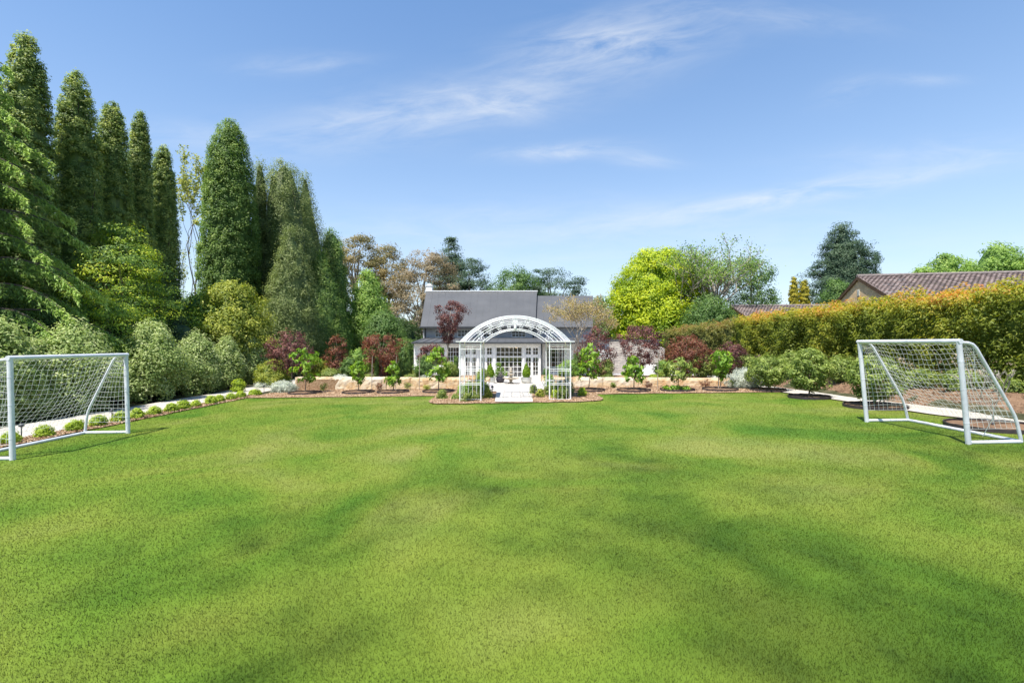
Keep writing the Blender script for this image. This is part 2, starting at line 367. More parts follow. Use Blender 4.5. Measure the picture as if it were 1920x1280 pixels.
def join(parts):
    Vs, Fs, As = [], [], []; b = 0
    for V, Fc, a in parts: Vs.append(V); Fs.append(Fc+b); As.append(a); b += len(V)
    return np.concatenate(Vs), np.concatenate(Fs), np.concatenate(As)
def hull(pr, lp, rad, H0, H1, sc, flat=1.0, n=20, m=26):  # added shell inside a crown: blocks light, inner darkness put into its leaf tones
    ts = [p[0] for p in pr]; rs = [p[1] for p in pr]; V = []
    for i in range(m):
        t = i/(m-1)
        for k in range(n):
            th = 2*math.pi*k/n; r = np.interp(t, ts, rs)*rad*sc*float(lp(th, t))*(1+.05*math.sin(k*3.1+i*2.3))
            V.append((r*math.cos(th), r*math.sin(th)*flat, H0+(H1-H0)*(.02+.95*t)))
    Fc = [(i*n+k, i*n+(k+1) % n, (i+1)*n+(k+1) % n, (i+1)*n+k) for i in range(m-1) for k in range(n)]
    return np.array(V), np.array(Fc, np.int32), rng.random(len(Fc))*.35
def limbs(mb, H, C, trunk_r, n=14, lean=(0,0), start=.3, thin=.25, seg=5):
    top = max(C[:, 2])*.88
    ax = lambda t: Vector((lean[0]*t+.04*H*math.sin(t*5)*.3, lean[1]*t, top*t))
    mb.tube([ax(i/8) for i in range(9)], [trunk_r*(1.25 if i == 0 else 1-.85*i/8) for i in range(9)], 7)
    idx = rng.choice(len(C), min(n, len(C)), replace=False)
    for i in idx:
        c = Vector(C[i]); t0 = min(.9, max(start, (c.z/top)*rng.uniform(.45, .8))); a = ax(t0)
        r0 = trunk_r*(1-.8*t0)*.6; mid = a.lerp(c, .5)+Vector((0, 0, -.06*(c-a).length))+Vector(rng.normal(size=3)*.04*(c-a).length)
        pts = [a, a.lerp(mid, .5)+Vector((0,0,.02*H)), mid, mid.lerp(c, .5)+Vector(rng.normal(size=3)*.03*(c-a).length), c]
        mb.tube(pts, [max(.008, r0*(1-.8*k/4)) for k in range(5)], seg, cap=False)
def tree(name, label, cat, px, D, top, wpx, pal, prof='round', cb=.25, nc=200, per=40, cr=.4, leaf=.1, asp=.5, lump=.18, hollow=.6,
         bark='bark', tr=None, nl=12, lean=(0, 0), core=0, group=None, cz=.8, trans=.42, flat=1.0, x=None, droop=0, vary=.5, up=.5, base=None, start=.3, H=None):
    X0 = X(px, D) if x is None else x
    z0 = g(X0, D) if base is None else base
    Ht = (Zp(top, D)-z0) if H is None else H
    rad = wpx/F*D/2 if D > 0 else wpx/40
    root = empty(name, (X0, D, z0), label, cat, group)
    C, O, (pr, lp) = clumps(nc, Ht*cb, Ht-cr*.6, max(rad-cr*.35, rad*.5), prof, lump, hollow, flat)
    C[:, 0] += lean[0]*C[:, 2]/Ht; C[:, 1] += lean[1]*C[:, 2]/Ht
    parts = [fill(C, O, per, cr, leaf, asp, cz, vary, up, droop)]
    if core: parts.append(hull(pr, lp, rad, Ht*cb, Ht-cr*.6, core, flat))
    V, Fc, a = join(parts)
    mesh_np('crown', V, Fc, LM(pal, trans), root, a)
    mb = MB(); limbs(mb, Ht, C, tr or max(.02, Ht*.016), nl, lean, start); mb.build('trunk', M[bark], root, True)
    return root

# ------------------------------------------------------------------ ground
def sheet(name, pts_fn, mat, nx, ny, dz, x0=0, x1=1, kind='structure', ys=None):
    V = []; ys = ys if ys is not None else np.linspace(0, 1, ny)
    for yv in ys:
        for i in range(nx):
            xx, yv2 = pts_fn(i/(nx-1), yv); V.append((xx, yv2, g(xx, yv2)+dz))
    ny = len(ys); Fc = [(j*nx+i, j*nx+i+1, (j+1)*nx+i+1, (j+1)*nx+i) for j in range(ny-1) for i in range(nx-1)]
    o = mesh_np(name, V, Fc, mat, None, smooth=True); tag(o, kind=kind); return o
xs = np.unique(np.concatenate([[-900,-400,-150,-80,-50], np.linspace(-35, 35, 120), [50,80,150,400,900]]))
ysg = np.unique(np.concatenate([[-400,-100,-40,-20], np.linspace(-12, 30, 90), [34,40,50,70,100,160,300,700,1500]]))
V = [(a, b, g(a, b)-.02) for b in ysg for a in xs]; nx = len(xs)
Fc = [(j*nx+i, j*nx+i+1, (j+1)*nx+i+1, (j+1)*nx+i) for j in range(len(ysg)-1) for i in range(nx-1)]
tag(mesh_np('ground', V, Fc, M['litter'], None, smooth=True), kind='structure')

def lawn_right(y): return float(np.interp(y, [-20, 8, 10.5, 12, 15.3, 18, 20], [11.9, 11.4, 10.9, 10.35, 10.1, 9.75, 9.6]))
def lawn_back(x): return 18.15-.05*x
def grass_mat(name, blade=False):
    m, t, b = newmat(name)
    geo = t.nodes.new('ShaderNodeNewGeometry'); vec = geo.outputs['Position']
    big = noise(t, .36, 2.5, .5, vec, .8); mid = noise(t, .9, 1.5, .5, vec, .3); fine = noise(t, 26, 6, .7, vec)
    r1 = ramp(t, [(.32,(.074,.156,.009)),(.43,(.116,.188,.015)),(.54,(.152,.204,.022)),(.68,(.188,.220,.042))]); t.links.new(big.outputs['Fac'], r1.inputs[0])
    r2 = ramp(t, [(.30,(.80,.88,.80)),(.50,(.97,.98,.97)),(.68,(1.10,1.03,1.15))]); t.links.new(mid.outputs['Fac'], r2.inputs[0])
    r3 = ramp(t, [(.25,(.88,.90,.85)),(.5,(1,1,1)),(.75,(1.10,1.08,1.10))])
    if blade:
        a = t.nodes.new('ShaderNodeAttribute'); a.attribute_name = 'v'; t.links.new(a.outputs['Fac'], r3.inputs[0])
    else: t.links.new(fine.outputs['Fac'], r3.inputs[0])
    def mul(a, b_):
        n = t.nodes.new('ShaderNodeMix'); n.data_type = 'RGBA'; n.blend_type = 'MULTIPLY'; n.inputs[0].default_value = 1
        t.links.new(a, n.inputs[6]); t.links.new(b_, n.inputs[7]); return n.outputs[2]
    c = mul(mul(r1.outputs[0], r2.outputs[0]), r3.outputs[0]); t.links.new(c, b.inputs['Base Color'])
    b.inputs['Roughness'].default_value = .7; b.inputs['Specular IOR Level'].default_value = .2
    if not blade:
        bp = t.nodes.new('ShaderNodeBump'); bp.inputs['Strength'].default_value = .15; bp.inputs['Distance'].default_value = .01
        t.links.new(fine.outputs['Fac'], bp.inputs['Height']); t.links.new(bp.outputs[0], b.inputs['Normal'])
    else:
        va = t.nodes.new('ShaderNodeVectorMath'); va.operation = 'MULTIPLY_ADD'; t.links.new(geo.outputs['Normal'], va.inputs[0]); va.inputs[1].default_value = (.2,.2,.2); va.inputs[2].default_value = (0,0,1)
        vn = t.nodes.new('ShaderNodeVectorMath'); vn.operation = 'NORMALIZE'; t.links.new(va.outputs[0], vn.inputs[0]); t.links.new(vn.outputs[0], b.inputs['Normal'])
        tr = t.nodes.new('ShaderNodeBsdfTranslucent'); t.links.new(c, tr.inputs['Color']); mx = t.nodes.new('ShaderNodeMixShader'); mx.inputs[0].default_value = .25
        t.links.new(b.outputs[0], mx.inputs[1]); t.links.new(tr.outputs[0], mx.inputs[2]); t.links.new(mx.outputs[0], t.nodes['Material Output'].inputs['Surface'])
    return m
M['lawn'] = grass_mat('lawn_ground'); M['blade'] = grass_mat('lawn_blades', True)
sheet('lawn', lambda u_, y: ((-10.25+(lawn_right(y)+10.25)*u_), y if y < 17 else y+(lawn_back(-10.25+(lawn_right(y)+10.25)*u_)-18.2)*(y-17)/1.2), M['lawn'], 60, 60, .0, ys=np.linspace(-12, 18.2, 60))
def bed_mask(x, y):   # the mulch tongue round the arch
    cx = np.clip(np.abs(x-.1)-2.1, 0, None); cy = np.clip(16.6-y, 0, None)
    return (np.hypot(cx, cy*1.0) < .9+.05*np.sin(x*7)) & (y > 15.6)
# grass blades, real geometry, thinner with distance
parts = []
yg = np.linspace(1.2, 18.8, 2000); wd = np.minimum(yg*1.06+1.6, 11.5); pdf = 2*wd*95000/(yg+.3)**1.9; cdf = np.cumsum(pdf); n0_ = int(cdf[-1]*(yg[1]-yg[0])); cdf /= cdf[-1]
for _ in (0,):
    n = n0_; py_ = np.interp(rng.random(n), cdf, yg); px_ = rng.uniform(-1, 1, n)*np.minimum(py_*1.06+1.6, 11.5)
    ok = (px_ > -10.25) & (px_ < np.interp(py_, [-20, 8, 10.5, 12, 15.3, 18, 20], [11.9, 11.4, 10.9, 10.35, 10.1, 9.75, 9.6])) & (py_ < 18.15-.05*px_+.04*np.sin(px_*9)) & ~bed_mask(px_, py_)
    px_, py_ = px_[ok], py_[ok]; n = len(px_); z = gz(px_, py_)
    th = rng.uniform(0, 6.28, n); hh = .0155*(.5+.9*rng.random(n)); ww = .00055*(py_+1)*(.7+.6*rng.random(n)); ln = hh*rng.uniform(.05, .75, n); t2 = rng.uniform(0, 6.28, n)
    B = np.stack([px_, py_, z], 1); dx = np.stack([np.cos(th)*ww, np.sin(th)*ww, 0*ww], 1)
    T = B+np.stack([np.cos(t2)*ln, np.sin(t2)*ln, hh], 1)
    V = np.stack([B-dx, B+dx, T], 1).reshape(-1, 3); parts.append((V, np.arange(n*3, dtype=np.int32).reshape(-1, 3), rng.random(n)))
V, Fc, a = join(parts); tag(mesh_np('lawn_grass', V, Fc, M['blade'], None, a), 'short mown green grass blades covering the lawn', 'grass', kind='stuff')

# paths
sheet('gravel_path', lambda u_, y: (-12.9+2.0*u_+.04*math.sin(y*1.3+u_*5), y), M['gravel'], 8, 90, .012, ys=np.linspace(-6, 30, 110))
def rp(u_, y):
    a = lawn_right(y)+.12; b_ = float(np.interp(y, [-10, 10.5, 13.5, 16.8, 19.5, 22], [12.4, 11.95, 11.5, 11.1, 10.7, 10.4])); return a+(b_-a)*u_, y
sheet('gravel_path', rp, M['gravel'], 6, 90, .012, ys=np.linspace(-6, 21.0, 90))
# mulch beds
def mulch(name, fn, nx, ny, lab):
    o = sheet(name, fn, M['mulch'], nx, ny, .022); return o
mulch('mulch_bed', lambda u_, v_: (-10.93+.66*u_+(.05*math.sin(v_*90) if u_ > .9 else 0), -6+25.6*v_), 5, 200, '')
def bb(u_, v_):
    x_ = -10.2+20.0*u_; y0 = lawn_back(x_)+.05*math.sin(x_*5); return x_, y0+(21.9-y0)*v_
mulch('mulch_bed', bb, 120, 12, '')
def tongue(u_, v_):
    x_ = -2.95+6.1*u_; cx = max(0, abs(x_-.1)-2.1); r = .9+.05*math.sin(x_*7); yb = 16.6-math.sqrt(max(0, r*r-cx*cx)) if cx < r else 16.6
    if cx >= r: x_ = .1+math.copysign(2.1+r, x_-.1)
    return x_, yb+(18.4-yb)*v_
o = sheet('mulch_bed', tongue, M['mulch'], 60, 14, .030)
# wood chips scattered on the beds, uncountable
CH = []
def chips(n, x0, x1, y0, y1, f=None, s=.05):
    x_ = rng.uniform(x0, x1, n); y_ = rng.uniform(y0, y1, n)
    if f is not None: k = f(x_, y_); x_, y_ = x_[k], y_[k]
    z_ = gz(x_, y_)+.035; P = np.stack([x_, y_, z_], 1); Nn = rng.normal(size=P.shape)*.6+np.array([0,0,1]); V, Fc = leaf_quads(P, Nn, s, .4); CH.append((V, Fc, rng.random(len(P))))
chips(16000, -10.2, 9.6, 17.4, 21.6, lambda x_, y_: (y_ > lawn_back(x_)) & ~((x_ > -.9) & (x_ < 1.2)))
chips(5000, -3, 3.2, 15.6, 18.4, lambda x_, y_: bed_mask(x_, y_) & ~((x_ > -.58) & (x_ < .68)))
chips(7000, -10.93, -10.2, 6, 19.6)
V, Fc, a = join(CH); M['chip'] = leafmat('wood_chips', [(.13,.075,.045),(.34,.21,.12),(.52,.37,.24),(.66,.52,.38)], .0, .9, .1)
tag(mesh_np('wood_chips', V, Fc, M['chip'], None, a), 'loose tan bark chips lying over the garden beds', 'mulch', kind='stuff')
# stones and clods on the bank at the right
x_ = rng.uniform(10.8, 13.6, 5000); y_ = rng.uniform(6, 22, 5000); P = np.stack([x_, y_, gz(x_, y_)+.005], 1)
k = x_ > 11.62-.085*np.clip(y_-12, -5, 12); P = P[k]
V, Fc = leaf_quads(P, rng.normal(size=P.shape)+np.array([-.3,0,.7]), .07, .6); M['clod'] = leafmat('clods', [(.09,.055,.035),(.22,.14,.085),(.38,.26,.17)], 0, .95, .1)
tag(mesh_np('soil_clods', V, Fc, M['clod'], None, rng.random(len(P))), 'brown soil clods and dry leaves on the bank below the hedge', 'soil', kind='stuff')
def bankf(u_, y):
    e = 11.5-.085*float(np.clip(y-12, -5, 12)); return e-.02+2.6*u_, y
sheet('soil_bank', bankf, M['soil'], 24, 80, .005, ys=np.linspace(-4, 21.5, 110))
# neighbouring grass seen under the hedge
sheet('side_lawn', lambda u_, y: (14.2+8*u_, y), M['lawn'], 6, 10, .006, ys=np.linspace(-4, 22, 14))
# stone path and terrace
M_ = MB()
def patch(name, x0a, x1a, ya, x0b, x1b, yb, dz, nx=14, ny=14):
    V = []; 
    for j in range(ny):
        v_ = j/(ny-1)
        for i in range(nx):
            u_ = i/(nx-1); a0 = x0a+(x0b-x0a)*v_; a1 = x1a+(x1b-x1a)*v_; xx = a0+(a1-a0)*u_; yv = ya+(yb-ya)*v_; V.append((xx, yv, min(0.0, g(0, yv))+dz))
    Fc = [(j*nx+i, j*nx+i+1, (j+1)*nx+i+1, (j+1)*nx+i) for j in range(ny-1) for i in range(nx-1)]
    return tag(mesh_np(name, V, Fc, M['paver'], None, smooth=True), kind='structure')
patch('stone_path', -.56, .68, 15.85, -.62, .80, 19.3, .045)
patch('stone_path', -.96, 1.25, 19.3, -1.0, 1.3, 24.6, .045)
patch('terrace', -6.5, 9, 24.6, -6.5, 9, 30.0, .045, 30, 14)

# ------------------------------------------------------------------ sandstone garden walls
def stone_wall(x0, y0, x1, y1, ztop, label, cut=1.35):
    Ln = math.hypot(x1-x0, y1-y0); root = empty('sandstone_wall', (x0, y0, 0), label, 'wall', 'sandstone garden walls', math.atan2(y1-y0, x1-x0))
    mb = MB(); s = 0; k = 0
    while s < Ln-.05:
        w = min(cut*rng.uniform(.75, 1.25), Ln-s)
        if Ln-s-w < .3: w = Ln-s
        a, b_ = s+.008, s+w-.008; zt = ztop+rng.uniform(-.012, .012); zb = -.35; nx, nz = 14, 9; off = rng.uniform(-.02, .02); ph = rng.uniform(0, 9)
        V = []; 
        for j in range(nz):
            for i in range(nx):
                fx, fz = i/(nx-1), j/(nz-1); e = min(fx, 1-fx, 1-fz)*8
                d = (.008*math.sin(fx*7+ph)+.007*math.sin(fx*31+ph*2-fz*7)+rng.uniform(-.017, .017))*min(1, e+.15)
                V.append((a+(b_-a)*fx, off-.04*min(1, e)+d*.7, zb+(zt-zb)*fz))
        Fs = [(j*nx+i, j*nx+i+1, (j+1)*nx+i+1, (j+1)*nx+i) for j in range(nz-1) for i in range(nx-1)]
        t0 = len(V)
        for i in range(nx): V.append((a+(b_-a)*i/(nx-1), .42, zt+rng.uniform(-.006, .006)))
        Fs += [((nz-1)*nx+i, (nz-1)*nx+i+1, t0+i+1, t0+i) for i in range(nx-1)]
        t1 = len(V); V += [(a, .42, zb), (b_, .42, zb)]
        Fs += [tuple([t0, t1]+[j*nx for j in range(nz)]), tuple([t1+1, t0+nx-1]+[j*nx+nx-1 for j in range(nz-1, -1, -1)]), tuple([t1, t0]+[t0+i for i in range(1, nx)]+[t1+1])]
        mb.add(V, Fs); s += w; k += 1
    mb.build('stone_course', M['sandstone'], root)
    return root
stone_wall(X(553, 21.7), 21.7, -.98, 21.2, .44, 'long low split sandstone wall left of the white arch')
stone_wall(1.28, 21.2, X(1372, 20.6), 20.6, .47, 'low orange and cream sandstone wall right of the white arch')
# raised soil behind the walls
for nm, x0, x1 in (('garden_bed', -9.6, -1.15), ('garden_bed', 1.45, 9.4)):
    mb = MB(); mb.box(x0, x1, 21.55, 24.4, -.3, .36); o = mb.build(nm, M['mulch']); tag(o, kind='structure')

# ------------------------------------------------------------------ house
def holes_wall(mb, x0, x1, z0, z1, y0, y1, holes):
    xs_ = sorted({x0, x1, *[h[0] for h in holes], *[h[1] for h in holes]}); zs_ = sorted({z0, z1, *[h[2] for h in holes], *[h[3] for h in holes]})
    inh = lambda x_, z_: any(h[0] < x_ < h[1] and h[2] < z_ < h[3] for h in holes)
    for j in range(len(zs_)-1):
        run = None
        for i in range(len(xs_)-1):
            solid = not inh((xs_[i]+xs_[i+1])/2, (zs_[j]+zs_[j+1])/2)
            if solid and run is None: run = xs_[i]
            if run is not None and (not solid or i == len(xs_)-2):
                mb.box(run, xs_[i+1] if solid else xs_[i], y0, y1, zs_[j], zs_[j+1]); run = None
def window(parent, x0, x1, z0, z1, y, nxp, nzp, pane, name='window', fw=.05, bar=.022, panel=0, glass='glass'):
    mb = MB(); d = .05
    mb.box(x0, x0+fw, y, y+d, z0, z1); mb.box(x1-fw, x1, y, y+d, z0, z1); mb.box(x0+fw, x1-fw, y, y+d, z1-fw, z1); mb.box(x0+fw, x1-fw, y, y+d, z0, z0+fw+panel)
    a, b_, c_, e = x0+fw, x1-fw, z0+fw+panel, z1-fw
    for i in range(1, nxp): xx = a+(b_-a)*i/nxp; mb.box(xx-bar/2, xx+bar/2, y+.008, y+d-.008, c_, e)
    for j in range(1, nzp):
        zz = c_+(e-c_)*j/nzp; mb.box(a, b_, y+.011, y+d-.011, zz-bar/2, zz+bar/2)
    w = mb.build(name, M['frame'], parent)
    gb = MB(); gb.box(a, b_, y+.022, y+.028, c_, e); gb.build('pane', M[glass], w); return w

HY = 30.0; FZ = -.14
hx = lambda px_: X(px_, HY)
hz = lambda py_: Zp(py_, HY)
house = empty('white_house', (0, 0, 0), 'white rendered house with long grey metal roof and glazed garden room', 'house')
# garden room front wall with door openings
doors = [(871, 894), (898, 924), (984, 1011)]; big = (929.5, 979.5)
ztd, ztr = hz(651), hz(668)
H_ = [(hx(big[0]), hx(big[1]), FZ, hz(650))]
for a, b_ in doors: H_.append((hx(a), hx(b_), FZ, hz(650)))
H_.append((hx(838), hx(861), hz(686), hz(650)))
H_.append((hx(806), hx(834), hz(686), hz(650)))
H_.append((hx(786), hx(802), hz(686), hz(650)))
mb = MB(); holes_wall(mb, hx(776), hx(1014), FZ-.2, hz(641.8), HY, HY+.2, H_)
HR = [(hx(1026), hx(1061), hz(700), hz(650))]
holes_wall(mb, hx(1014), hx(1112), FZ-.2, hz(641.8), HY+.6, HY+.8, HR)
mb.box(hx(776), hx(776)+.2, HY+.2, HY+4.1, FZ-.2, hz(641.8)); mb.box(hx(1112)-.2, hx(1112), HY+.8, HY+4.1, FZ-.2, hz(641.8)); mb.box(hx(1014)-.2, hx(1014), HY+.2, HY+.6, FZ-.2, hz(641.8))
mb.build('wall', M['render'], house)
def french(a, b_):
    m = (hx(a)+hx(b_))/2
    for x0, x1 in ((hx(a), m), (m, hx(b_))):
        mb_ = MB(); fw = .075; y = HY+.06; z0, z1 = FZ, hz(650); zm = hz(667)
        mb_.box(x0, x0+fw, y, y+.06, z0, z1); mb_.box(x1-fw, x1, y, y+.06, z0, z1)
        for q0, q1 in ((z1-fw, z1), (zm-.11, zm+.09), (z0, z0+.14)): mb_.box(x0+fw, x1-fw, y, y+.06, q0, q1)
        xm = (x0+x1)/2; mb_.box(xm-.014, xm+.014, y+.008, y+.052, z0+.14, zm-.11); mb_.box(xm-.014, xm+.014, y+.008, y+.052, zm+.09, z1-fw)
        for lo, hi, n in ((z0+.14, zm-.11, 4), (zm+.09, z1-fw, 2)):
            for j in range(1, n): zz = lo+(hi-lo)*j/n; mb_.box(x0+fw, x1-fw, y+.012, y+.048, zz-.013, zz+.013)
        dr = mb_.build('door', M['frame'], house); gb = MB(); gb.box(x0+fw, x1-fw, y+.027, y+.033, z0+.14, z1-fw); gb.build('pane', M['glass'], dr)
    hb = MB(); hb.tube([(m+.03, HY+.06, FZ+.95), (m+.03, HY+.01, FZ+.95), (m+.14, HY+.01, FZ+.95)], .012, 6); hb.build('handle', M['darkmetal'], dr)
for a, b_ in doors: french(a, b_)
window(house, hx(big[0]), hx(big[1]), FZ, hz(650), HY+.06, 6, 6, 1, 'glazed_door', .05, .03)
mbx = MB(); zz = hz(668.5); mbx.box(hx(big[0])+.05, hx(big[1])-.05, HY+.045, HY+.058, zz-.035, zz+.035); mbx.build('transom', M['frame'], house)
for a, b_, n in ((838, 861, 4), (806, 834, 5), (786, 802, 3)): window(house, hx(a), hx(b_), hz(686), hz(650), HY+.06, n, 4, 1)
window(house, hx(1026), hx(1061), hz(700), hz(650), HY+.66, 4, 5, 1)
# pilasters between the doors and a deep fascia
mb = MB()
for a in (866, 896, 926.5, 981.7, 1012.3): mb.box(hx(a)-.05, hx(a)+.05, HY-.03, HY-.003, FZ, hz(648.6))
mb.box(hx(864), hx(1014), HY-.04, HY-.003, hz(648.4), hz(643)); mb.build('door_surround', M['frame'], house)
# room interior (floor, back wall, furniture)
mb = MB(); mb.box(hx(776)+.2, hx(1112)-.2, HY+4.0, HY+4.1, FZ-.1, hz(641.8)); mb.build('room_wall', M['room'], house)
mb = MB(); mb.box(hx(776)+.2, hx(1014)-.2, HY+.2, HY+3.99, FZ-.12, FZ-.01); mb.build('room_floor', M['wood'], house)
# garden-room roof (low pitch) with standing ribs and dark gutter
z0r, z1r = hz(641.4), Zp(633, 34)
mb = MB(); rx0, rx1 = hx(774), hx(1113); ya, yb = HY-.25, HY+4.02
mb.add([(rx0,ya,z0r),(rx1,ya,z0r),(rx1,yb,z1r),(rx0,yb,z1r),(rx0,ya,z0r-.05),(rx1,ya,z0r-.05),(rx1,yb,z1r-.05),(rx0,yb,z1r-.05)], [(0,1,2,3),(7,6,5,4),(0,4,5,1),(1,5,6,2),(2,6,7,3),(3,7,4,0)])
xx = rx0+.2
while xx < rx1:
    mb.add([(xx,ya,z0r+.001),(xx+.03,ya,z0r+.001),(xx+.03,yb,z1r+.001),(xx,yb,z1r+.001),(xx,ya,z0r+.03),(xx+.03,ya,z0r+.03),(xx+.03,yb,z1r+.03),(xx,yb,z1r+.03)], [(4,5,6,7),(0,1,5,4),(1,2,6,5),(3,0,4,7)]); xx += .5
lr = mb.build('lower_roof', M['roof'], house)
mb = MB(); mb.box(rx0-.03, rx1+.03, ya-.13, ya-.004, z0r-.10, z0r+.012); mb.build('gutter', M['darkmetal'], house)
mb = MB(); mb.tube([(hx(1015.5), HY-.09, z0r-.08), (hx(1015.5), HY-.09, FZ-.1)], .045, 8); mb.build('downpipe', M['darkmetal'], house)
# upper storey
UY = 34.0; ux = lambda p: X(p, UY); uz = lambda p: Zp(p, UY)
wins = [(857, 884, 617.5, 632), (905, 930, 619, 632), (959, 986, 619.5, 632), (815, 838, 618, 632)]
mb = MB(); holes_wall(mb, ux(793), ux(1002), uz(638), uz(611.2), UY+.05, UY+.25, [(ux(a), ux(b_), uz(d_), uz(c_)) for a, b_, c_, d_ in wins])
mb.box(ux(1002), ux(1112), UY+.45, UY+.6, uz(640), uz(613)); mb.box(ux(793), ux(793)+.2, UY+.25, 42.9, -.3, uz(611.2)); mb.box(ux(1112)-.2, ux(1112), UY+.6, 42.9, -.3, uz(613))
mb.box(ux(793)+.2, ux(1112)-.2, 42.7, 42.9, -.3, uz(611.2)); mb.build('upper_wall', M['bagwash'], house)
for a, b_, c_, d_ in wins: window(house, ux(a), ux(b_), uz(d_), uz(c_), UY+.12, 4, 2, 1, glass='darkglass', bar=.03)
def gable_roof(x0e, x1e, x0r, x1r, ye, yr, ze, zr, name, rib=.45):
    mb = MB(); yb = 2*yr-ye
    mb.add([(x0e,ye,ze),(x1e,ye,ze),(x1r,yr,zr),(x0r,yr,zr),(x1e,yb,ze),(x0e,yb,ze)], [(0,1,2,3),(3,2,4,5),(0,3,5),(1,4,2)])
    n = int((x1e-x0e)/rib)
    for k in range(n+1):
        f = k/n; a = x0e+(x1e-x0e-.03)*f; b_ = x0r+(x1r-x0r-.03)*f; h = .012
        mb.add([(a,ye-.002,ze),(a+.025,ye-.002,ze),(b_+.025,yr,zr),(b_,yr,zr),(a,ye-.002,ze+h),(a+.025,ye-.002,ze+h),(b_+.025,yr,zr+h),(b_,yr,zr+h)], [(4,5,6,7),(0,1,5,4),(1,2,6,5),(3,0,4,7)])
    return mb.build(name, M['roof'], house)
RY = 38.4
r1 = gable_roof(X(788, 33.5), X(1004, 33.5), X(799, RY), X(1007, RY), 33.5, RY, Zp(612.5, 33.5), Zp(546.5, RY), 'roof')
r2 = gable_roof(X(1004.5, 33.9), X(1112, 33.9), X(1007.6, RY), X(1112, RY), 33.9, RY, Zp(613, 33.9), Zp(554.5, RY), 'roof')
mb = MB(); mb.box(X(797, RY), X(1008, RY), RY-.10, RY+.10, Zp(546.8, RY), Zp(544.9, RY)); mb.build('ridge_cap', M['white'], house)
mb = MB(); mb.box(X(786, 33.5), X(1006, 33.5), 33.36, 33.49, Zp(614.8, 33.5), Zp(612, 33.5)); mb.build('gutter', M['darkmetal'], house)
mb = MB(); cx0, cx1 = X(799.5, RY+.4), X(811, RY+.4); zc = Zp(537, RY+.4)
mb.box(cx0, cx1, RY+.15, RY+.65, Zp(552, RY), zc); mb.box(cx0-.04, cx1+.04, RY+.11, RY+.69, zc, zc+.08); mb.box(cx0+.1, cx1-.1, RY+.25, RY+.55, zc+.08, zc+.2); mb.build('chimney', M['render'], r1)
mb = MB(); mb.tube([(ux(797.5), UY-.02, uz(613)), (ux(797.5), UY-.02, uz(636))], .04, 6); mb.build('downpipe', M['darkmetal'], house)
mb = MB(); mb.tube([(ux(1000), UY-.02, uz(613)), (ux(1000), UY-.02, uz(634))], .04, 6); mb.build('downpipe', M['darkmetal'], house)
# chandelier and dining table inside
ch = empty('chandelier', (hx(962), HY+1.8, hz(651)), 'warm glowing chandelier hanging behind the tall garden room glazing', 'chandelier')
mb = MB(); mb.tube([(0,0,.25),(0,0,-.05)], .01, 6)
for k in range(8):
    an = k*math.pi/4; mb.tube([(0,0,-.05),(.14*math.cos(an),.14*math.sin(an),-.12),(.26*math.cos(an),.26*math.sin(an),-.04)], .008, 5)
mb.build('arms', M['darkmetal'], ch)
for k in range(8):
    an = k*math.pi/4; mb = MB(); mb.lathe([(.015,0),(.03,.03),(.025,.06),(.004,.09)], (.26*math.cos(an),.26*math.sin(an),-.04), 8); mb.build('bulb', M['bulb'], ch, True)
dt = empty('dining_table', (hx(955), HY+2.0, FZ), 'dark timber dining table inside the glazed garden room', 'table')
mb = MB(); mb.box(-1.0,1.0,-.45,.45,.71,.75); mb.build('table_top', M['wood'], dt)
for sx_ in (-.9,.9):
    for sy_ in (-.38,.38): mb = MB(); mb.box(sx_-.04,sx_+.04,sy_-.04,sy_+.04,0,.709); mb.build('leg', M['wood'], dt)
def chair():
    r = empty('dining_chair', (0,0,0), '', 'chair', 'dining chairs inside the glazed room')
    mb = MB(); mb.box(-.22,.22,-.22,.22,.43,.48); mb.build('seat', M['wood'], r)
    mb = MB(); mb.box(-.22,.22,.185,.22,.48,.98); mb.build('backrest', M['wood'], r)
    for a in (-.19,.19):
        for b_ in (-.19,.19): mb = MB(); mb.box(a-.02,a+.02,b_-.02,b_+.02,0,.429); mb.build('leg', M['wood'], r)
    return r
def copy_tree(o, parent=None):
    c = o.copy(); COL.objects.link(c); c.parent = parent
    for h in o.children: copy_tree(h, c)
    return c
c0 = chair(); spots = [(-.55, 'left'), (0, 'centre'), (.55, 'right')]
for i, (dx, w) in enumerate(spots):
    c = c0 if i == 0 else copy_tree(c0); c.location = (hx(955)+dx*1.1, HY+1.35, FZ); c.rotation_euler = (0, 0, math.pi); c['label'] = 'dark timber dining chair behind the tall glazing, %s of three along the table' % w

# stone building right of the house, with curved low wall
sh = empty('stone_garden_wall', (0,0,0), 'tall pale stacked stone wall with swept top behind the purple trees', 'wall')
mb = MB(); pts = [(1145,641),(1165,640),(1188,638),(1205,641),(1225,646),(1246,652)]; D0 = 29
for i in range(len(pts)-1):
    (a, ya_), (b_, yb_) = pts[i], pts[i+1]; A, B = X(a, D0), X(b_, D0); za, zb_ = Zp(ya_, D0), Zp(yb_, D0)
    mb.add([(A,D0,-.4),(B,D0,-.4),(B,D0,zb_),(A,D0,za),(A,D0+.4,-.4),(B,D0+.4,-.4),(B,D0+.4,zb_),(A,D0+.4,za)], [(0,1,2,3),(5,4,7,6),(3,2,6,7)]+([(0,3,7,4)] if i == 0 else [])+([(1,5,6,2)] if i == len(pts)-2 else []))
mb.build('wall_face', M['stone'], sh)
cw = empty('curved_white_wall', (0,0,0), 'low cream rendered garden wall stepping down behind the right sandstone wall', 'wall')
mb = MB(); pts = [(1192,684,27.5),(1225,683,27.2),(1262,686,26.8),(1300,697,26.2),(1345,705,25.5)]
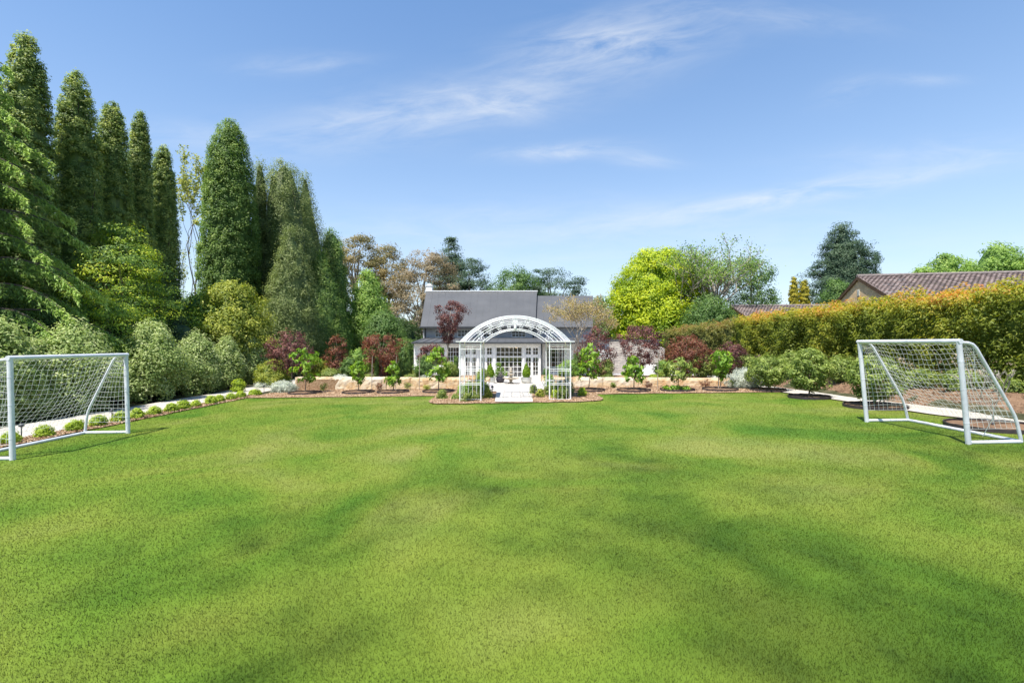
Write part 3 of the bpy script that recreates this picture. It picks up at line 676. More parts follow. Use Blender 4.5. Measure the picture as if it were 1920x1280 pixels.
for i in range(len(pts)-1):
    (a, ya_, d0), (b_, yb_, d1) = pts[i], pts[i+1]; A, B = X(a, d0), X(b_, d1); za, zb_ = Zp(ya_, d0), Zp(yb_, d1)
    mb.add([(A,d0,-.4),(B,d1,-.4),(B,d1,zb_),(A,d0,za),(A,d0+.3,-.4),(B,d1+.3,-.4),(B,d1+.3,zb_),(A,d0+.3,za)], [(0,1,2,3),(5,4,7,6),(3,2,6,7)]+([(0,3,7,4)] if i == 0 else [])+([(1,5,6,2)] if i == len(pts)-2 else []))
mb.build('wall_face', M['render'], cw)
wing = empty('garden_shed', (0,0,0), 'low white outbuilding with flat dark roof right of the house', 'shed')
mb = MB(); mb.box(X(1118,32), X(1236,32), 32, 35, -.3, Zp(640,32)); mb.build('wall', M['render'], wing)
mb = MB(); mb.box(X(1114,31.8), X(1240,31.8), 31.8, 35.2, Zp(640,32), Zp(636,32)); mb.build('roof', M['roof'], wing)
bench = empty('garden_bench', (X(1160, 26.5), 26.5, -.15), 'pale slatted garden bench in front of the stacked stone wall', 'bench')
mb = MB()
for k in range(5): mb.box(-.75,.75,-.25+k*.1,-.17+k*.1,.42,.45)
mb.build('seat', M['goalwhite'], bench)
for sx_ in (-.68,.68): mb = MB(); mb.box(sx_-.03,sx_+.03,-.22,.22,0,.419); mb.build('leg', M['goalwhite'], bench)

# ------------------------------------------------------------------ neighbours' tiled houses
def tiled_slope(A, B, Cc, Dd, nrow, parent, name='roof', tw=.26):
    """A-B eave, D-C ridge; rows of overlapping tiles with gentle waves"""
    A, B, Cc, Dd = map(Vector, (A, B, Cc, Dd)); nrm = (B-A).cross(Dd-A).normalized(); V = []; Fs = []; at = []
    for r in range(nrow):
        f0, f1 = r/nrow, (r+1)/nrow; L0, R0, L1, R1 = A.lerp(Dd, f0), B.lerp(Cc, f0), A.lerp(Dd, f1), B.lerp(Cc, f1)
        n = max(2, int((R0-L0).length/tw)); stg = .5*(r % 2)
        for k in range(-1, n):
            a0, a1 = max(0, (k+stg)/n), min(1, (k+1+stg)/n)
            if a0 >= 1 or a1 <= 0: continue
            p = [L0.lerp(R0, a0)+nrm*.045, L0.lerp(R0, (a0+a1)/2)+nrm*.075, L0.lerp(R0, a1)+nrm*.045, L1.lerp(R1, a1)+nrm*.01, L1.lerp(R1, (a0+a1)/2)+nrm*.03, L1.lerp(R1, a0)+nrm*.01, L0.lerp(R0, a0)-nrm*.0, L0.lerp(R0, a1)-nrm*.0]
            b = len(V); V += [tuple(q) for q in p]; v_ = rng.random(); Fs += [(b, b+1, b+4, b+5), (b+1, b+2, b+3, b+4), (b+6, b+7, b+2, b)]; at += [v_, v_, v_*.6]
    return mesh_np(name, V, np.array(Fs, np.int32), M['tile'], parent, at)
def brick_house(apex, dirv, length, halfw, rise, label, nrow, lo=-.3, vent=False):
    A = Vector(apex); d = Vector((dirv[0], dirv[1], 0)).normalized(); p = Vector((d.y, -d.x, 0))
    if p.y > 0: p = -p       # p: towards the camera side
    root = empty('brick_house', (A.x, A.y, 0), label, 'house', None, math.atan2(d.y, d.x))
    # local frame: x along the ridge, y away from camera
    za, ze = A.z, A.z-rise; ov = .10
    w = MB(); w.add([(0,-halfw,lo),(length,-halfw,lo),(length,halfw,lo),(0,halfw,lo),(0,-halfw,ze),(length,-halfw,ze),(length,halfw,ze),(0,halfw,ze),(0,0,za-.03),(length,0,za-.03)],
        [(0,1,5,4),(2,3,7,6),(0,4,8,7,3),(1,2,6,9,5),(0,3,2,1)]); w.build('wall', M['brick2'], root)
    sl_ = rise/halfw; e = halfw+ov; zz = ze-ov*sl_+.05; zr = za+.05
    tiled_slope((-ov,-e,zz),(length+ov,-e,zz),(length+ov,0,zr),(-ov,0,zr), nrow, root)
    tiled_slope((length+ov,e,zz),(-ov,e,zz),(-ov,0,zr),(length+ov,0,zr), nrow, root)
    b = MB(); b.add([(-ov,-e,zz-.02),(-ov,0,zr-.02),(-ov,e,zz-.02),(-ov,-e,zz-.2),(-ov,0,zr-.2),(-ov,e,zz-.2),(-ov+.04,-e,zz-.02),(-ov+.04,0,zr-.02),(-ov+.04,e,zz-.02),(-ov+.04,-e,zz-.2),(-ov+.04,0,zr-.2),(-ov+.04,e,zz-.2)],
        [(0,3,4,1),(1,4,5,2),(6,7,10,9),(7,8,11,10),(0,1,7,6),(1,2,8,7),(3,9,10,4),(4,10,11,5)]); b.build('bargeboard', M['wood'], root)
    c = MB(); n = int((length+2*ov)/.4)
    for k in range(n):
        x0 = -ov+k*(length+2*ov)/n; c.tube([(x0,0,zr+.03),(x0+(length+2*ov)/n*1.04,0,zr+.045)], .11, 8)
    c.build('ridge_tiles', M['ridge'], root)
    if vent:
        v_ = MB(); v_.box(-.03,-.003,-.12,.12,za-1.15,za-.75)
        for k in range(5): v_.box(-.05,-.031,-.10,.10,za-1.12+k*.07,za-1.09+k*.07)
        v_.build('vent', M['potwhite'], root)
    return root
M['brick2'] = bricks('tan_brick_gable', (.80,.56,.30), (.68,.46,.24), (.62,.50,.36), .24, .086, .010, axes='yz')
M['ridge'] = nmat('ridge_tile', [(.3,(.16,.13,.12)),(.7,(.27,.23,.21))], 5, .85)
brick_house((21.5, 30.0, 6.05), (8.5, -1.6), 16, 4.2, 1.9, 'tan brick house with a gable end and brown tiled roof above the clipped hedge', 26, vent=True)
brick_house((X(1372, 42), 42, Zp(575, 42)), (9.2, -.3), 22, 4.2, 1.5, 'low brown tiled roof house farther back beside the golden conifers', 20)

# ------------------------------------------------------------------ white arch
arch = empty('rose_arch', (.11, 16.35, 0), 'white wrought metal rose arch with scrollwork standing over the path', 'garden arch')
RO, RI, ZS, ZA = 1.87, 1.10, 2.0, 2.88
def arc(rx, rise, y, n=40, z0=ZS): return [(-rx*math.cos(math.pi*i/n), y, z0+rise*math.sin(math.pi*i/n)**.92 if 0 < i < n else z0) for i in range(n+1)]
def seg_arc(hw, rise, y, n=40, z0=ZS):
    R = (hw*hw+rise*rise)/(2*rise); a = math.asin(min(1, hw/R)); return [(R*math.sin(-a+2*a*i/n), y, z0+rise-R+R*math.cos(-a+2*a*i/n)) for i in range(n+1)]
DEP = 1.6; RISE_O, RISE_I = .88, .43
rings = [(RO, RISE_O, .017), (RO-.09, RISE_O-.07, .011), ((RO+RI)/2-.02, (RISE_O+RISE_I)/2+.02, .012), (RI, RISE_I, .017)]
mb = MB()
for y in (0, DEP):
    for hw, rs, r in rings: mb.tube(seg_arc(hw, rs, y), r, 6)
    if y == 0:
        for y2 in (.4, .8, 1.2): mb.tube(seg_arc(RO, RISE_O, y2), .010, 5)
mb.build('arch_hoops', M['white'], arch, True)
mb = MB()                                     # purlins along the depth
for i in range(0, 41, 4):
    p = seg_arc(RO, RISE_O, 0)[i]; mb.tube([p, (p[0], DEP, p[2])], .008, 5)
mb.build('cross_rods', M['white'], arch)
def scroll(cx, cz, y, r, turns, sg, rot):
    pts = []
    for k in range(26):
        t = k/25; an = rot+sg*t*turns*2*math.pi; rr = r*(1-.82*t); pts.append((cx+rr*math.cos(an), y, cz+rr*math.sin(an)))
    return pts
def ring_pt(f, s):   # f fraction along the arc, s from inner (0) to outer (1)
    n = 100; i = int(f*n); a = seg_arc(RI, RISE_I, 0, n)[i]; b_ = seg_arc(RO, RISE_O, 0, n)[i]; return (a[0]+(b_[0]-a[0])*s, a[2]+(b_[2]-a[2])*s)
for y in (0, DEP):
    for f in (.07, .19, .31, .43):
        for sg in (1, -1):
            ff = f if sg == 1 else 1-f; c1, c2 = ring_pt(ff, .30), ring_pt(min(.98, max(.02, ff+sg*.06)), .66)
            a_ = scroll(c1[0], c1[1], y, .085, 1.3, sg, math.pi/2); b_ = scroll(c2[0], c2[1], y, .105, 1.3, sg, -math.pi/2)
            mb = MB(); mb.tube(list(reversed(a_))+b_, .0075, 4); mb.build('scroll', M['white'], arch)
    mb = MB(); mb.tube([(-.03, y, ZS+RISE_O), (-.03, y, ZS+RISE_I+.02), (.03, y, ZS+RISE_I+.02), (.03, y, ZS+RISE_O)], .011, 5)
    mb.build('centre_bar', M['white'], arch); mb = MB(); mb.lathe([(.02,-.05),(.05,0),(.03,.06),(.012,.10)], (0, y-.02, ZS+RISE_I+.03), 8); mb.build('finial', M['white'], arch, True)
for sg in (-1, 1):
    for xo in (RO, RI+.06):
        for y in (0, DEP):
            mb = MB(); z0 = g(.11+sg*xo, 16.35+y)-.03; mb.tube([(sg*xo, y, z0), (sg*xo, y, ZS)], .021, 8); mb.build('post', M['white'], arch, True)
    mb = MB()                                  # lattice panels, front and back faces and outer side
    for y in (0, DEP):
        for zz in (.06, .55, .60, 1.02, 1.08, ZS-.25, ZS-.1): mb.tube([(sg*RO, y, zz), (sg*(RI+.06), y, zz)], .010, 5)
        for k in range(1, 5):
            xx = RI+.06+(RO-RI-.06)*k/5; mb.tube([(sg*xx, y, .06), (sg*xx, y, ZS-.1 if k in (2, 3) and y == 0 else 1.08)], .006, 5)
    for zz in (.06, .60, 1.05, 1.55, ZS-.1): mb.tube([(sg*RO, 0, zz), (sg*RO, DEP, zz)], .010, 5)
    for k in range(1, 4): mb.tube([(sg*RO, DEP*k/4, .06), (sg*RO, DEP*k/4, ZS-.1)], .006, 5)
    mb.build('lattice_panel', M['white'], arch)
    mb = MB(); mb.box(min(sg*(RO+.14), sg*(RI-.04)), max(sg*(RO+.14), sg*(RI-.04)), -.05, DEP+.05, ZS-.004, ZS+.028); mb.build('cap_rail', M['white'], arch)

# ------------------------------------------------------------------ football goals
def goal(x0, y0, Wd, Ht, Dp, sg, lean, label, farlean=None):
    z0 = g(x0, y0); root = empty('football_goal', (x0, y0, z0), label, 'football goal', 'white garden football goals')
    sl_ = .0164*sg
    def pt(u_, d, z):          # u along the mouth, d away from the pitch
        return (sg*d+lean*z/Ht, u_, z+sl_*d+.02)
    for u_ in (0, Wd):
        mb = MB(); mb.tube([pt(u_, 0, -.02), pt(u_, 0, Ht)], .044, 14)
        for zc in (.35, .95, 1.45): mb.tube([pt(u_, 0, zc), pt(u_, 0, zc+.015)], .047, 14)
        mb.build('post', M['goalwhite'], root, True)
        mb = MB(); mb.tube([pt(u_, .0, Ht-.02), pt(u_, .16, Ht-.03), pt(u_, .24, Ht-.06), pt(u_, .30, Ht-.13), pt(u_, Dp-.14, .62), pt(u_, Dp-.08, .48), pt(u_, Dp-.05, .36), pt(u_, Dp, .02)], .028, 10); mb.build('stay', M['goalwhite'], root, True)
        mb = MB(); mb.tube([pt(u_, 0, .01), pt(u_, Dp, .01)], .034, 10); mb.build('base_bar', M['goalwhite'], root, True)
    mb = MB(); mb.tube([pt(-.045, 0, Ht), pt(Wd+.045, 0, Ht)], .044, 14); mb.build('crossbar', M['goalwhite'], root, True)
    mb = MB(); mb.tube([pt(0, Dp, .01), pt(Wd, Dp, .01)], .034, 10); mb.build('base_bar', M['goalwhite'], root, True)
    prof = [(0, Ht), (.2, Ht-.04), (.34, Ht-.2), (Dp-.13, .62), (Dp-.05, .36)]
    ds = [0]
    for i in range(1, len(prof)): ds.append(ds[-1]+math.dist(prof[i-1], prof[i]))
    def pp(s):
        s *= ds[-1]
        for i in range(1, len(prof)):
            if s <= ds[i]+1e-9:
                f = (s-ds[i-1])/(ds[i]-ds[i-1]); return tuple(prof[i-1][k]+(prof[i][k]-prof[i-1][k])*f for k in (0, 1))
        return prof[-1]
    nb = MB(); nu, ns = 24, 18; gr = {}
    for i in range(nu+1):
        for j in range(ns+1):
            u_ = i/nu; s = j/ns; d, z = pp(s); sag = math.sin(math.pi*s)*math.sin(math.pi*u_)
            sw = .025*math.sin(j*.55+i*.25)*math.sin(math.pi*u_)
            gr[i, j] = pt(u_*Wd+sw, d-.16*sag+.01*math.sin(i*1.3+j), z-.10*sag-.06*math.sin(math.pi*u_)*s+.010*math.sin(i*2.1+j*.7))
    r = .0027
    for i in range(nu+1): nb.tube([gr[i, j] for j in range(ns+1)], r, 5, False)
    for j in range(ns+1): nb.tube([gr[i, j] for i in range(nu+1)], r, 5, False)
    for u_ in (0, Wd):        # side nets
        cols = 9; rows = 15; P = {}
        for i in range(cols+1):
            f = i/cols
            for j in range(rows+1):
                z = .25+(Ht-.27)*j/rows
                dm = np.interp(z, [.25, .36, .62, Ht-.2, Ht-.04, Ht], [Dp-.03, Dp-.05, Dp-.13, .34, .2, .05])
                P[i, j] = pt(u_+(.07 if u_ == 0 else -.07)*math.sin(math.pi*f)*math.sin(math.pi*j/rows), dm*f, z+.03*math.sin(math.pi*f)*math.sin(j*.8))
        for i in range(cols+1): nb.tube([P[i, j] for j in range(rows+1)], r, 5, False)
        for j in range(rows+1): nb.tube([P[i, j] for i in range(cols+1)], r, 5, False)
    nb.tube([pt(.0, .25, Ht-.1), pt(.12, .35, 1.1), pt(.05, .55, .75), pt(.1, Dp-.35, .45), pt(.3, Dp-.4, .05)], .006, 4, False)
    nb.build('net', M['netting'], root, True)
    return root
goal(-8.93, 8.65, 2.60, 1.80, 1.0, -1, -.05, 'white football goal at the left edge of the lawn beside the gravel path')
goal(8.17, 8.66, 2.48, 1.82, .95, 1, -.17, 'white football goal at the right side of the lawn below the hedge')

# ------------------------------------------------------------------ tall conifers at the left
cyp = [(-14, 17.2, 140, 66, 'cypress', 'tall cypress cut off by the left edge of the view'),
       (50, 18.0, 60, 98, 'cypress', 'tallest and widest columnar cypress at the far left'),
       (143, 19.9, 133, 92, 'cypress', 'second tallest columnar cypress with a small double tip'),
       (211, 21.7, 190, 74, 'cypress', 'columnar cypress with a side shoulder between two taller and shorter ones'),
       (262, 23.2, 208, 52, 'cypress', 'slender columnar cypress, fourth of the stepped row'),
       (306, 24.8, 272, 60, 'cypress', 'shortest columnar cypress at the right end of the stepped row')]
for i, (px_, D, top, w, pal, lab) in enumerate(cyp):
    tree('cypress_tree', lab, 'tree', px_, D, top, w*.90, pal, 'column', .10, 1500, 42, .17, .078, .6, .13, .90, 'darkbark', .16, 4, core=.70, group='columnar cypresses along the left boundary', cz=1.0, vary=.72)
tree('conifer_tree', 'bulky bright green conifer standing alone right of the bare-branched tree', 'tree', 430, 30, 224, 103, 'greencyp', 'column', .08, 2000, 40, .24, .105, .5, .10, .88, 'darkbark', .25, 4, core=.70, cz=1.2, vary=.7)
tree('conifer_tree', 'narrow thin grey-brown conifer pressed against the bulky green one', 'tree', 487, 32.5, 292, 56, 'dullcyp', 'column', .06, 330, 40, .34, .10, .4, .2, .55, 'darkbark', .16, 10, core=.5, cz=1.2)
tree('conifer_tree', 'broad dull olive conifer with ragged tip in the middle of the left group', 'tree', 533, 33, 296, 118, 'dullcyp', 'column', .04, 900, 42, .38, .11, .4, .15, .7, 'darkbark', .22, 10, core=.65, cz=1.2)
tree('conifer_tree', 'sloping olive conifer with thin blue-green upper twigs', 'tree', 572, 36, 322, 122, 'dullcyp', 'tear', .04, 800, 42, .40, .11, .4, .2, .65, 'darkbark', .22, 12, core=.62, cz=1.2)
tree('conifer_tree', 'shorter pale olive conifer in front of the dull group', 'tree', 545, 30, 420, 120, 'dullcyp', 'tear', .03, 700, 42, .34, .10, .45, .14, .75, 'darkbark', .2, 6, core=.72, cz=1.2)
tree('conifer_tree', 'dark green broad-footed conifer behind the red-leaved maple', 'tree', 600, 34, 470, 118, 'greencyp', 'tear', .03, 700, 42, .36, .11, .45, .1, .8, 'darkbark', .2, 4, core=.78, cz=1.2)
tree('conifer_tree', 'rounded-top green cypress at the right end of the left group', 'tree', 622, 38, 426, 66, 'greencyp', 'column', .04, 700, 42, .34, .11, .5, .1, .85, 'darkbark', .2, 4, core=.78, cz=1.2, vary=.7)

# weeping deodar cedar at the left edge
def deodar():
    X0, D0 = -17.2, 15.2; z0 = g(X0, D0); root = empty('cedar_tree', (X0, D0, z0), 'weeping blue-green cedar with drooping layered branches at the left edge', 'tree')
    mb = MB(); mb.tube([(0,0,0),(.05,0,4),(0,.05,8),(0,0,12)], [.3,.22,.12,.03], 10)
    Ps, Ds, Vs = [], [], []
    for t in range(13):
        z = 1.3+t*.83; R = 4.7*(1-z/13.2)**.8; nb = 8
        for k in range(nb):
            an = k*2*math.pi/nb+t*.77+rng.uniform(-.2, .2); Lb = R*rng.uniform(.72, 1.12); pts = []
            for s in np.linspace(0, 1, 9):
                pts.append((math.cos(an)*Lb*s, math.sin(an)*Lb*s, z+.30*Lb*s*(1-s)*1.6-.26*Lb*s**2.2))
            mb.tube(pts, [.05*(1-.85*i/8) for i in range(9)], 4, False)
            m = int(240*Lb); s = rng.random(m)**.7; side = rng.normal(size=m)*.17*(1.15-s)*Lb*.42
            bx = np.cos(an)*Lb*s-np.sin(an)*side; by = np.sin(an)*Lb*s+np.cos(an)*side
            bz = z+.48*Lb*s*(1-s)-.26*Lb*s**2.2-np.abs(side)*.35-rng.random(m)**1.6*.38
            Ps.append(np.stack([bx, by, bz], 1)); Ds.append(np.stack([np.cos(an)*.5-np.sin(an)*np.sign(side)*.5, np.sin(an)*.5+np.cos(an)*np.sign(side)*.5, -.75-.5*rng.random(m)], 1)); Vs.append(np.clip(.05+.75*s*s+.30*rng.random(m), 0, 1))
    mb.build('trunk', M['darkbark'], root, True)
    P, Dd, v_ = np.concatenate(Ps), np.concatenate(Ds), np.concatenate(Vs)
    Nn = rng.normal(size=P.shape)*.5+np.array([0,0,.9]); V, Fc = leaf_quads(P, Nn, .17, .22, Dd+rng.normal(size=P.shape)*.3)
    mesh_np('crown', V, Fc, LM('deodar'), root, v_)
deodar()

# ------------------------------------------------------------------ shrubs and trees left
tree('wattle_tree', 'feathery green tree with yellow new growth in front of the cypresses', 'tree', 228, 20.3, 408, 178, 'wattle', 'round', .12, 420, 70, .48, .12, .3, .25, .62, 'bark', .12, 20, cz=.42, vary=.6, up=.8)
tree('wattle_bush', 'low feathery green bush with yellow tips under the wattle tree', 'bush', 205, 18.6, 535, 180, 'wattle', 'dome', .1, 260, 60, .36, .11, .3, .25, .6, 'bark', .06, 8, cz=.5)
tree('yellow_shrub', 'large rounded yellow-green shrub below the bulky conifer', 'shrub', 436, 26, 522, 145, 'yelshrub', 'round', .05, 420, 55, .42, .12, .55, .24, .7, 'bark', .1, 10, core=.5)
tree('green_shrub', 'rounded mid green shrub left of the yellow one', 'shrub', 372, 25, 545, 96, 'wattle', 'round', .05, 300, 50, .4, .11, .5, .2, .7, 'bark', .1, 8, core=.6)
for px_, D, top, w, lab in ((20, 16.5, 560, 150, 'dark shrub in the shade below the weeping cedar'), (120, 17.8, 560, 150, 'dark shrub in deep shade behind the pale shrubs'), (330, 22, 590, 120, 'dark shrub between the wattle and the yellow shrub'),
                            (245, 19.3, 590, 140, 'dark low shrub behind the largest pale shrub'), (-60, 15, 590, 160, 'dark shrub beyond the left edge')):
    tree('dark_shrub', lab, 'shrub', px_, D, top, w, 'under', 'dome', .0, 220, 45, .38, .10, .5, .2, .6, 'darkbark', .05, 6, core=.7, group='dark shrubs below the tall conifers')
sil = [(2, 13.3, 598, 132, 'pale silvery green shrub cut by the left edge, behind the goal'), (140, 15.2, 606, 160, 'wide pale silvery shrub seen through the left goal net'),
       (283, 18.3, 602, 132, 'tallest pale silvery green shrub right of the left goal'), (366, 20.9, 624, 92, 'pale silvery shrub, third from the far end of the row'),
       (425, 23.2, 636, 66, 'smaller pale silvery shrub, second from the far end'), (472, 25.6, 634, 66, 'pale silvery shrub at the far end of the row'), (70, 14.3, 640, 110, 'loose pale silvery shrub low behind the goal net')]
for px_, D, top, w, lab in sil:
    tree('silver_shrub', lab, 'shrub', px_, D, top, w*.93, 'silver', 'flame', .07, 420, 42, .22, .095, .5, .26, .62, 'palebark', .035, 14, core=.5, group='pale shrubs lining the gravel path', cz=1.7, up=.6, start=.1)
tree('lime_bush', 'lime green bush at the path end beside the red-leaved maple', 'bush', 512, 24, 672, 62, 'yelshrub', 'dome', .03, 160, 40, .22, .08, .5, .2, .7, 'bark', .03, 4, core=.6)
tree('lime_bush', 'small lime bush at the foot of the pale shrubs', 'bush', 447, 21.5, 708, 24, 'box', 'dome', .03, 60, 30, .14, .06, .5, .15, .7, 'bark', .02, 3, core=.6)

# sparse trees
def sparse_tree(name, label, px_, D, top, wpx, bark, pal, depth=5, leaves=2200, leaf=.16, n0=3, spread=.55, trunk=.16, seed=1, lean=(0,0), fork=.22, up=.35, x0=None, v=None):
    rr = random.Random(seed); X0 = X(px_, D) if x0 is None else x0; z0 = g(X0, D); H = Zp(top, D)-z0; rad = wpx/F*D/2
    root = empty(name, (X0, D, z0), label, 'tree'); mb = MB(); tips = []
    def br(p, d, ln, r, k):
        pts = [p]; q = p
        for i in range(4):
            d = (d+Vector((rr.gauss(0,.10), rr.gauss(0,.10), rr.gauss(.03,.06)))).normalized(); q = q+d*ln/4; pts.append(q)
        mb.tube(pts, [max(.008, r*(1-.4*i/4)) for i in range(5)], 6 if k > 2 else 4, False)
        if k <= 1: tips.extend(pts[1:])
        if k == 0: return
        for j in range(rr.choice((2, 3, 3))):
            nd = (d+Vector((rr.gauss(0,spread), rr.gauss(0,spread), rr.gauss(up*.4,.2)))).normalized(); br(pts[rr.choice((3, 4, 4))], nd, ln*rr.uniform(.62, .85), r*.58, k-1)
    tl = H*fork; mb.tube([(0,0,0),(lean[0]*.3,lean[1]*.3,tl*.5),(lean[0]*.6,lean[1]*.6,tl)], [trunk*1.2, trunk, trunk*.85], 9)
    for i in range(n0):
        an = 2*math.pi*i/n0+rr.uniform(-.4,.4); br(Vector((lean[0]*.6, lean[1]*.6, tl*.97)), Vector((math.cos(an)*.55*spread*1.6, math.sin(an)*.55*spread*1.6, 1)).normalized(), H*.26, trunk*.6, depth)
    T = np.array([tuple(t) for t in tips]); sc = np.array([rad/max(1e-3, np.percentile(np.abs(T[:, 0]), 98)), rad/max(1e-3, np.percentile(np.abs(T[:, 0]), 98)), H/T[:, 2].max()])
    mb.v = [(a*sc[0], b_*sc[1], c*sc[2]) for a, b_, c in mb.v]; mb.build('trunk', M[bark], root, True)
    T = T*sc; k = rng.integers(0, len(T), leaves); P = T[k]+rng.normal(size=(leaves, 3))*.16*rad*.35
    V, Fc = leaf_quads(P, rng.normal(size=P.shape)+np.array([0,0,.6]), leaf, .55); mesh_np('crown', V, Fc, LM(pal), root, np.clip(rng.random(len(P)), 0, 1))
    return root
sparse_tree('deciduous_tree', 'thin tree with sparse yellow spring leaves and open sky behind', 366, 37, 282, 96, 'bark', 'spring', 4, 3400, .20, 3, .7, .2, 11, fork=.42, up=.45)
sparse_tree('deciduous_tree', 'small half bare tree low behind the thin spring-leaved one', 345, 38, 440, 60, 'darkbark', 'spring', 4, 500, .15, 3, .6, .16, 4)
# ------------------------------------------------------------------ middle distance trees
tree('leafy_tree', 'fresh green tree in front of the gum trees left of the house', 'tree', 690, 40, 500, 112, 'green', 'tear', .04, 560, 52, .6, .15, .5, .2, .7, 'bark', .2, 14, core=.5)
tree('leafy_tree', 'low fresh green tree between the conifers and the house', 'tree', 716, 38, 580, 96, 'midgreen', 'round', .02, 380, 45, .5, .14, .5, .2, .6, 'bark', .15, 8, core=.6)
def gum(lab, px_, D, top, w, pal, nc=125, cb=.42, tr=.35, lean=(0,0), per=110):
    tree('gum_tree', lab, 'tree', px_, D, top-6, w*1.28, pal, 'dome', cb, nc, per, 1.05, .24, .4, .22, .45, 'palebark', tr, 34, lean, group='gum trees behind the garden', cz=.5, up=.7, start=.25)
gum('olive brown gum tree with open airy crown, leftmost behind the garden', 668, 62, 430, 92, 'eucol')
gum('olive gum tree right of and lower than the leftmost one', 722, 64, 455, 84, 'eucol')
gum('greyish brown gum tree with pale leaning trunks beside the house roof', 778, 56, 468, 118, 'euc', 150, .3, .32, (1.5,0), 120)
tree('pine_tree', 'dark pine rising behind the roof at the chimney end', 'tree', 846, 70, 438, 84, 'pine', 'tear', .3, 230, 90, 1.1, .26, .35, .3, .5, 'darkbark', .4, 24, cz=.4)
tree('pine_tree', 'flat-branched dark pine spreading right of the chimney end pine', 'tree', 882, 68, 478, 104, 'pine', 'dome', .35, 150, 90, 1.1, .26, .35, .3, .4, 'darkbark', .4, 20, cz=.35)
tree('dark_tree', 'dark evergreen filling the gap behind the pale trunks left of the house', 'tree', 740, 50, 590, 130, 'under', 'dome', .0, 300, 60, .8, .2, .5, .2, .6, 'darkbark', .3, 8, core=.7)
tree('dark_tree', 'dark evergreen close to the left corner of the house', 'tree', 763, 36, 632, 46, 'midgreen', 'dome', .0, 260, 50, .4, .13, .5, .2, .6, 'darkbark', .15, 8, core=.7)
tree('leafy_tree', 'rounded green tree showing above the middle of the grey roof', 'tree', 965, 62, 496, 112, 'midgreen', 'dome', .3, 260, 90, .9, .22, .5, .25, .6, 'bark', .3, 14)
sp = tree('pine_tree', 'wind-shaped pine with layered open crown right above the roof', 'tree', 1030, 64, 490, 100, 'pine', 'flat', .45, 62, 150, 1.2, .24, .35, .3, .3, 'darkbark', .35, 30, cz=.4)
tree('pine_tree', 'small detached pine crown at the right end of the grey roof', 'tree', 1072, 66, 510, 42, 'pine', 'round', .5, 30, 120, .9, .22, .35, .3, .3, 'darkbark', .25, 12, (.8,0), cz=.5)
tree('dark_tree', 'small dark green tree just right of the house roof', 'tree', 1122, 44, 552, 60, 'midgreen', 'round', .2, 150, 50, .6, .17, .5, .25, .5, 'bark', .18, 12)
tree('maple_tree', 'brilliant lime yellow maple right of the house', 'tree', 1232, 46, 458, 212, 'lime', 'dome', .05, 900, 70, .85, .19, .6, .16, .8, 'bark', .3, 14, core=.6, cz=.6, vary=.65)
sparse_tree('dieback_tree', 'half bare tree with upright grey branches in front of the lime maple', 1335, 42, 443, 175, 'palebark', 'green', 5, 9500, .17, 5, .42, .3, 5, fork=.14, up=.7)
tree('leafy_tree', 'grey green leafy tree right of the half bare branches', 'tree', 1410, 44, 474, 100, 'midgreen', 'round', .15, 260, 60, .75, .17, .5, .3, .5, 'palebark', .22, 20)
tree('leafy_tree', 'dull green bushy tree low under the half bare branches', 'tree', 1330, 40, 548, 130, 'midgreen', 'dome', .0, 420, 50, .6, .16, .5, .2, .65, 'palebark', .2, 12, core=.55)
for px_, top, w, lab in ((1489, 516, 22, 'golden pencil conifer, taller of the pair'), (1508, 522, 22, 'golden pencil conifer, shorter of the pair')):
    tree('golden_conifer', lab, 'conifer', px_, 50, top, w*1.05, 'gold', 'column', .02, 340, 40, .17, .12, .5, .08, .85, 'bark', .12, 2, core=.8, group='pair of golden conifers')
tree('pine_tree', 'large dark blue-green pine above the tiled roofs', 'tree', 1580, 62, 414, 150, 'pine', 'pine', .12, 640, 75, .95, .24, .35, .25, .6, 'darkbark', .4, 18, cz=.5, core=.45)
tree('pine_tree', 'thin dark spire conifer right of the large pine', 'tree', 1643, 62, 470, 26, 'pine', 'tear', .1, 160, 60, .6, .22, .35, .15, .7, 'darkbark', .2, 6)
tree('leafy_tree', 'soft green rounded tree low in front of the large pine', 'tree', 1568, 48, 520, 76, 'midgreen', 'round', .05, 260, 55, .6, .16, .5, .2, .6, 'bark', .2, 8, core=.5)
for px_, top, w, D, lab in ((1775, 470, 110, 46, 'light green tree crown behind the brick house, left one'), (1865, 450, 150, 48, 'light green tree crown behind the brick house, tallest'), (1960, 455, 140, 48, 'light green tree crown at the right edge'), (1728, 494, 44, 42, 'small sprig of green tree top left of the light crowns')):
    tree('leafy_tree', lab, 'tree', px_, D, top, w, 'green', 'dome', .2, 330, 70, .7, .19, .6, .2, .7, 'bark', .25, 12, core=.5, group='light green trees behind the brick house')
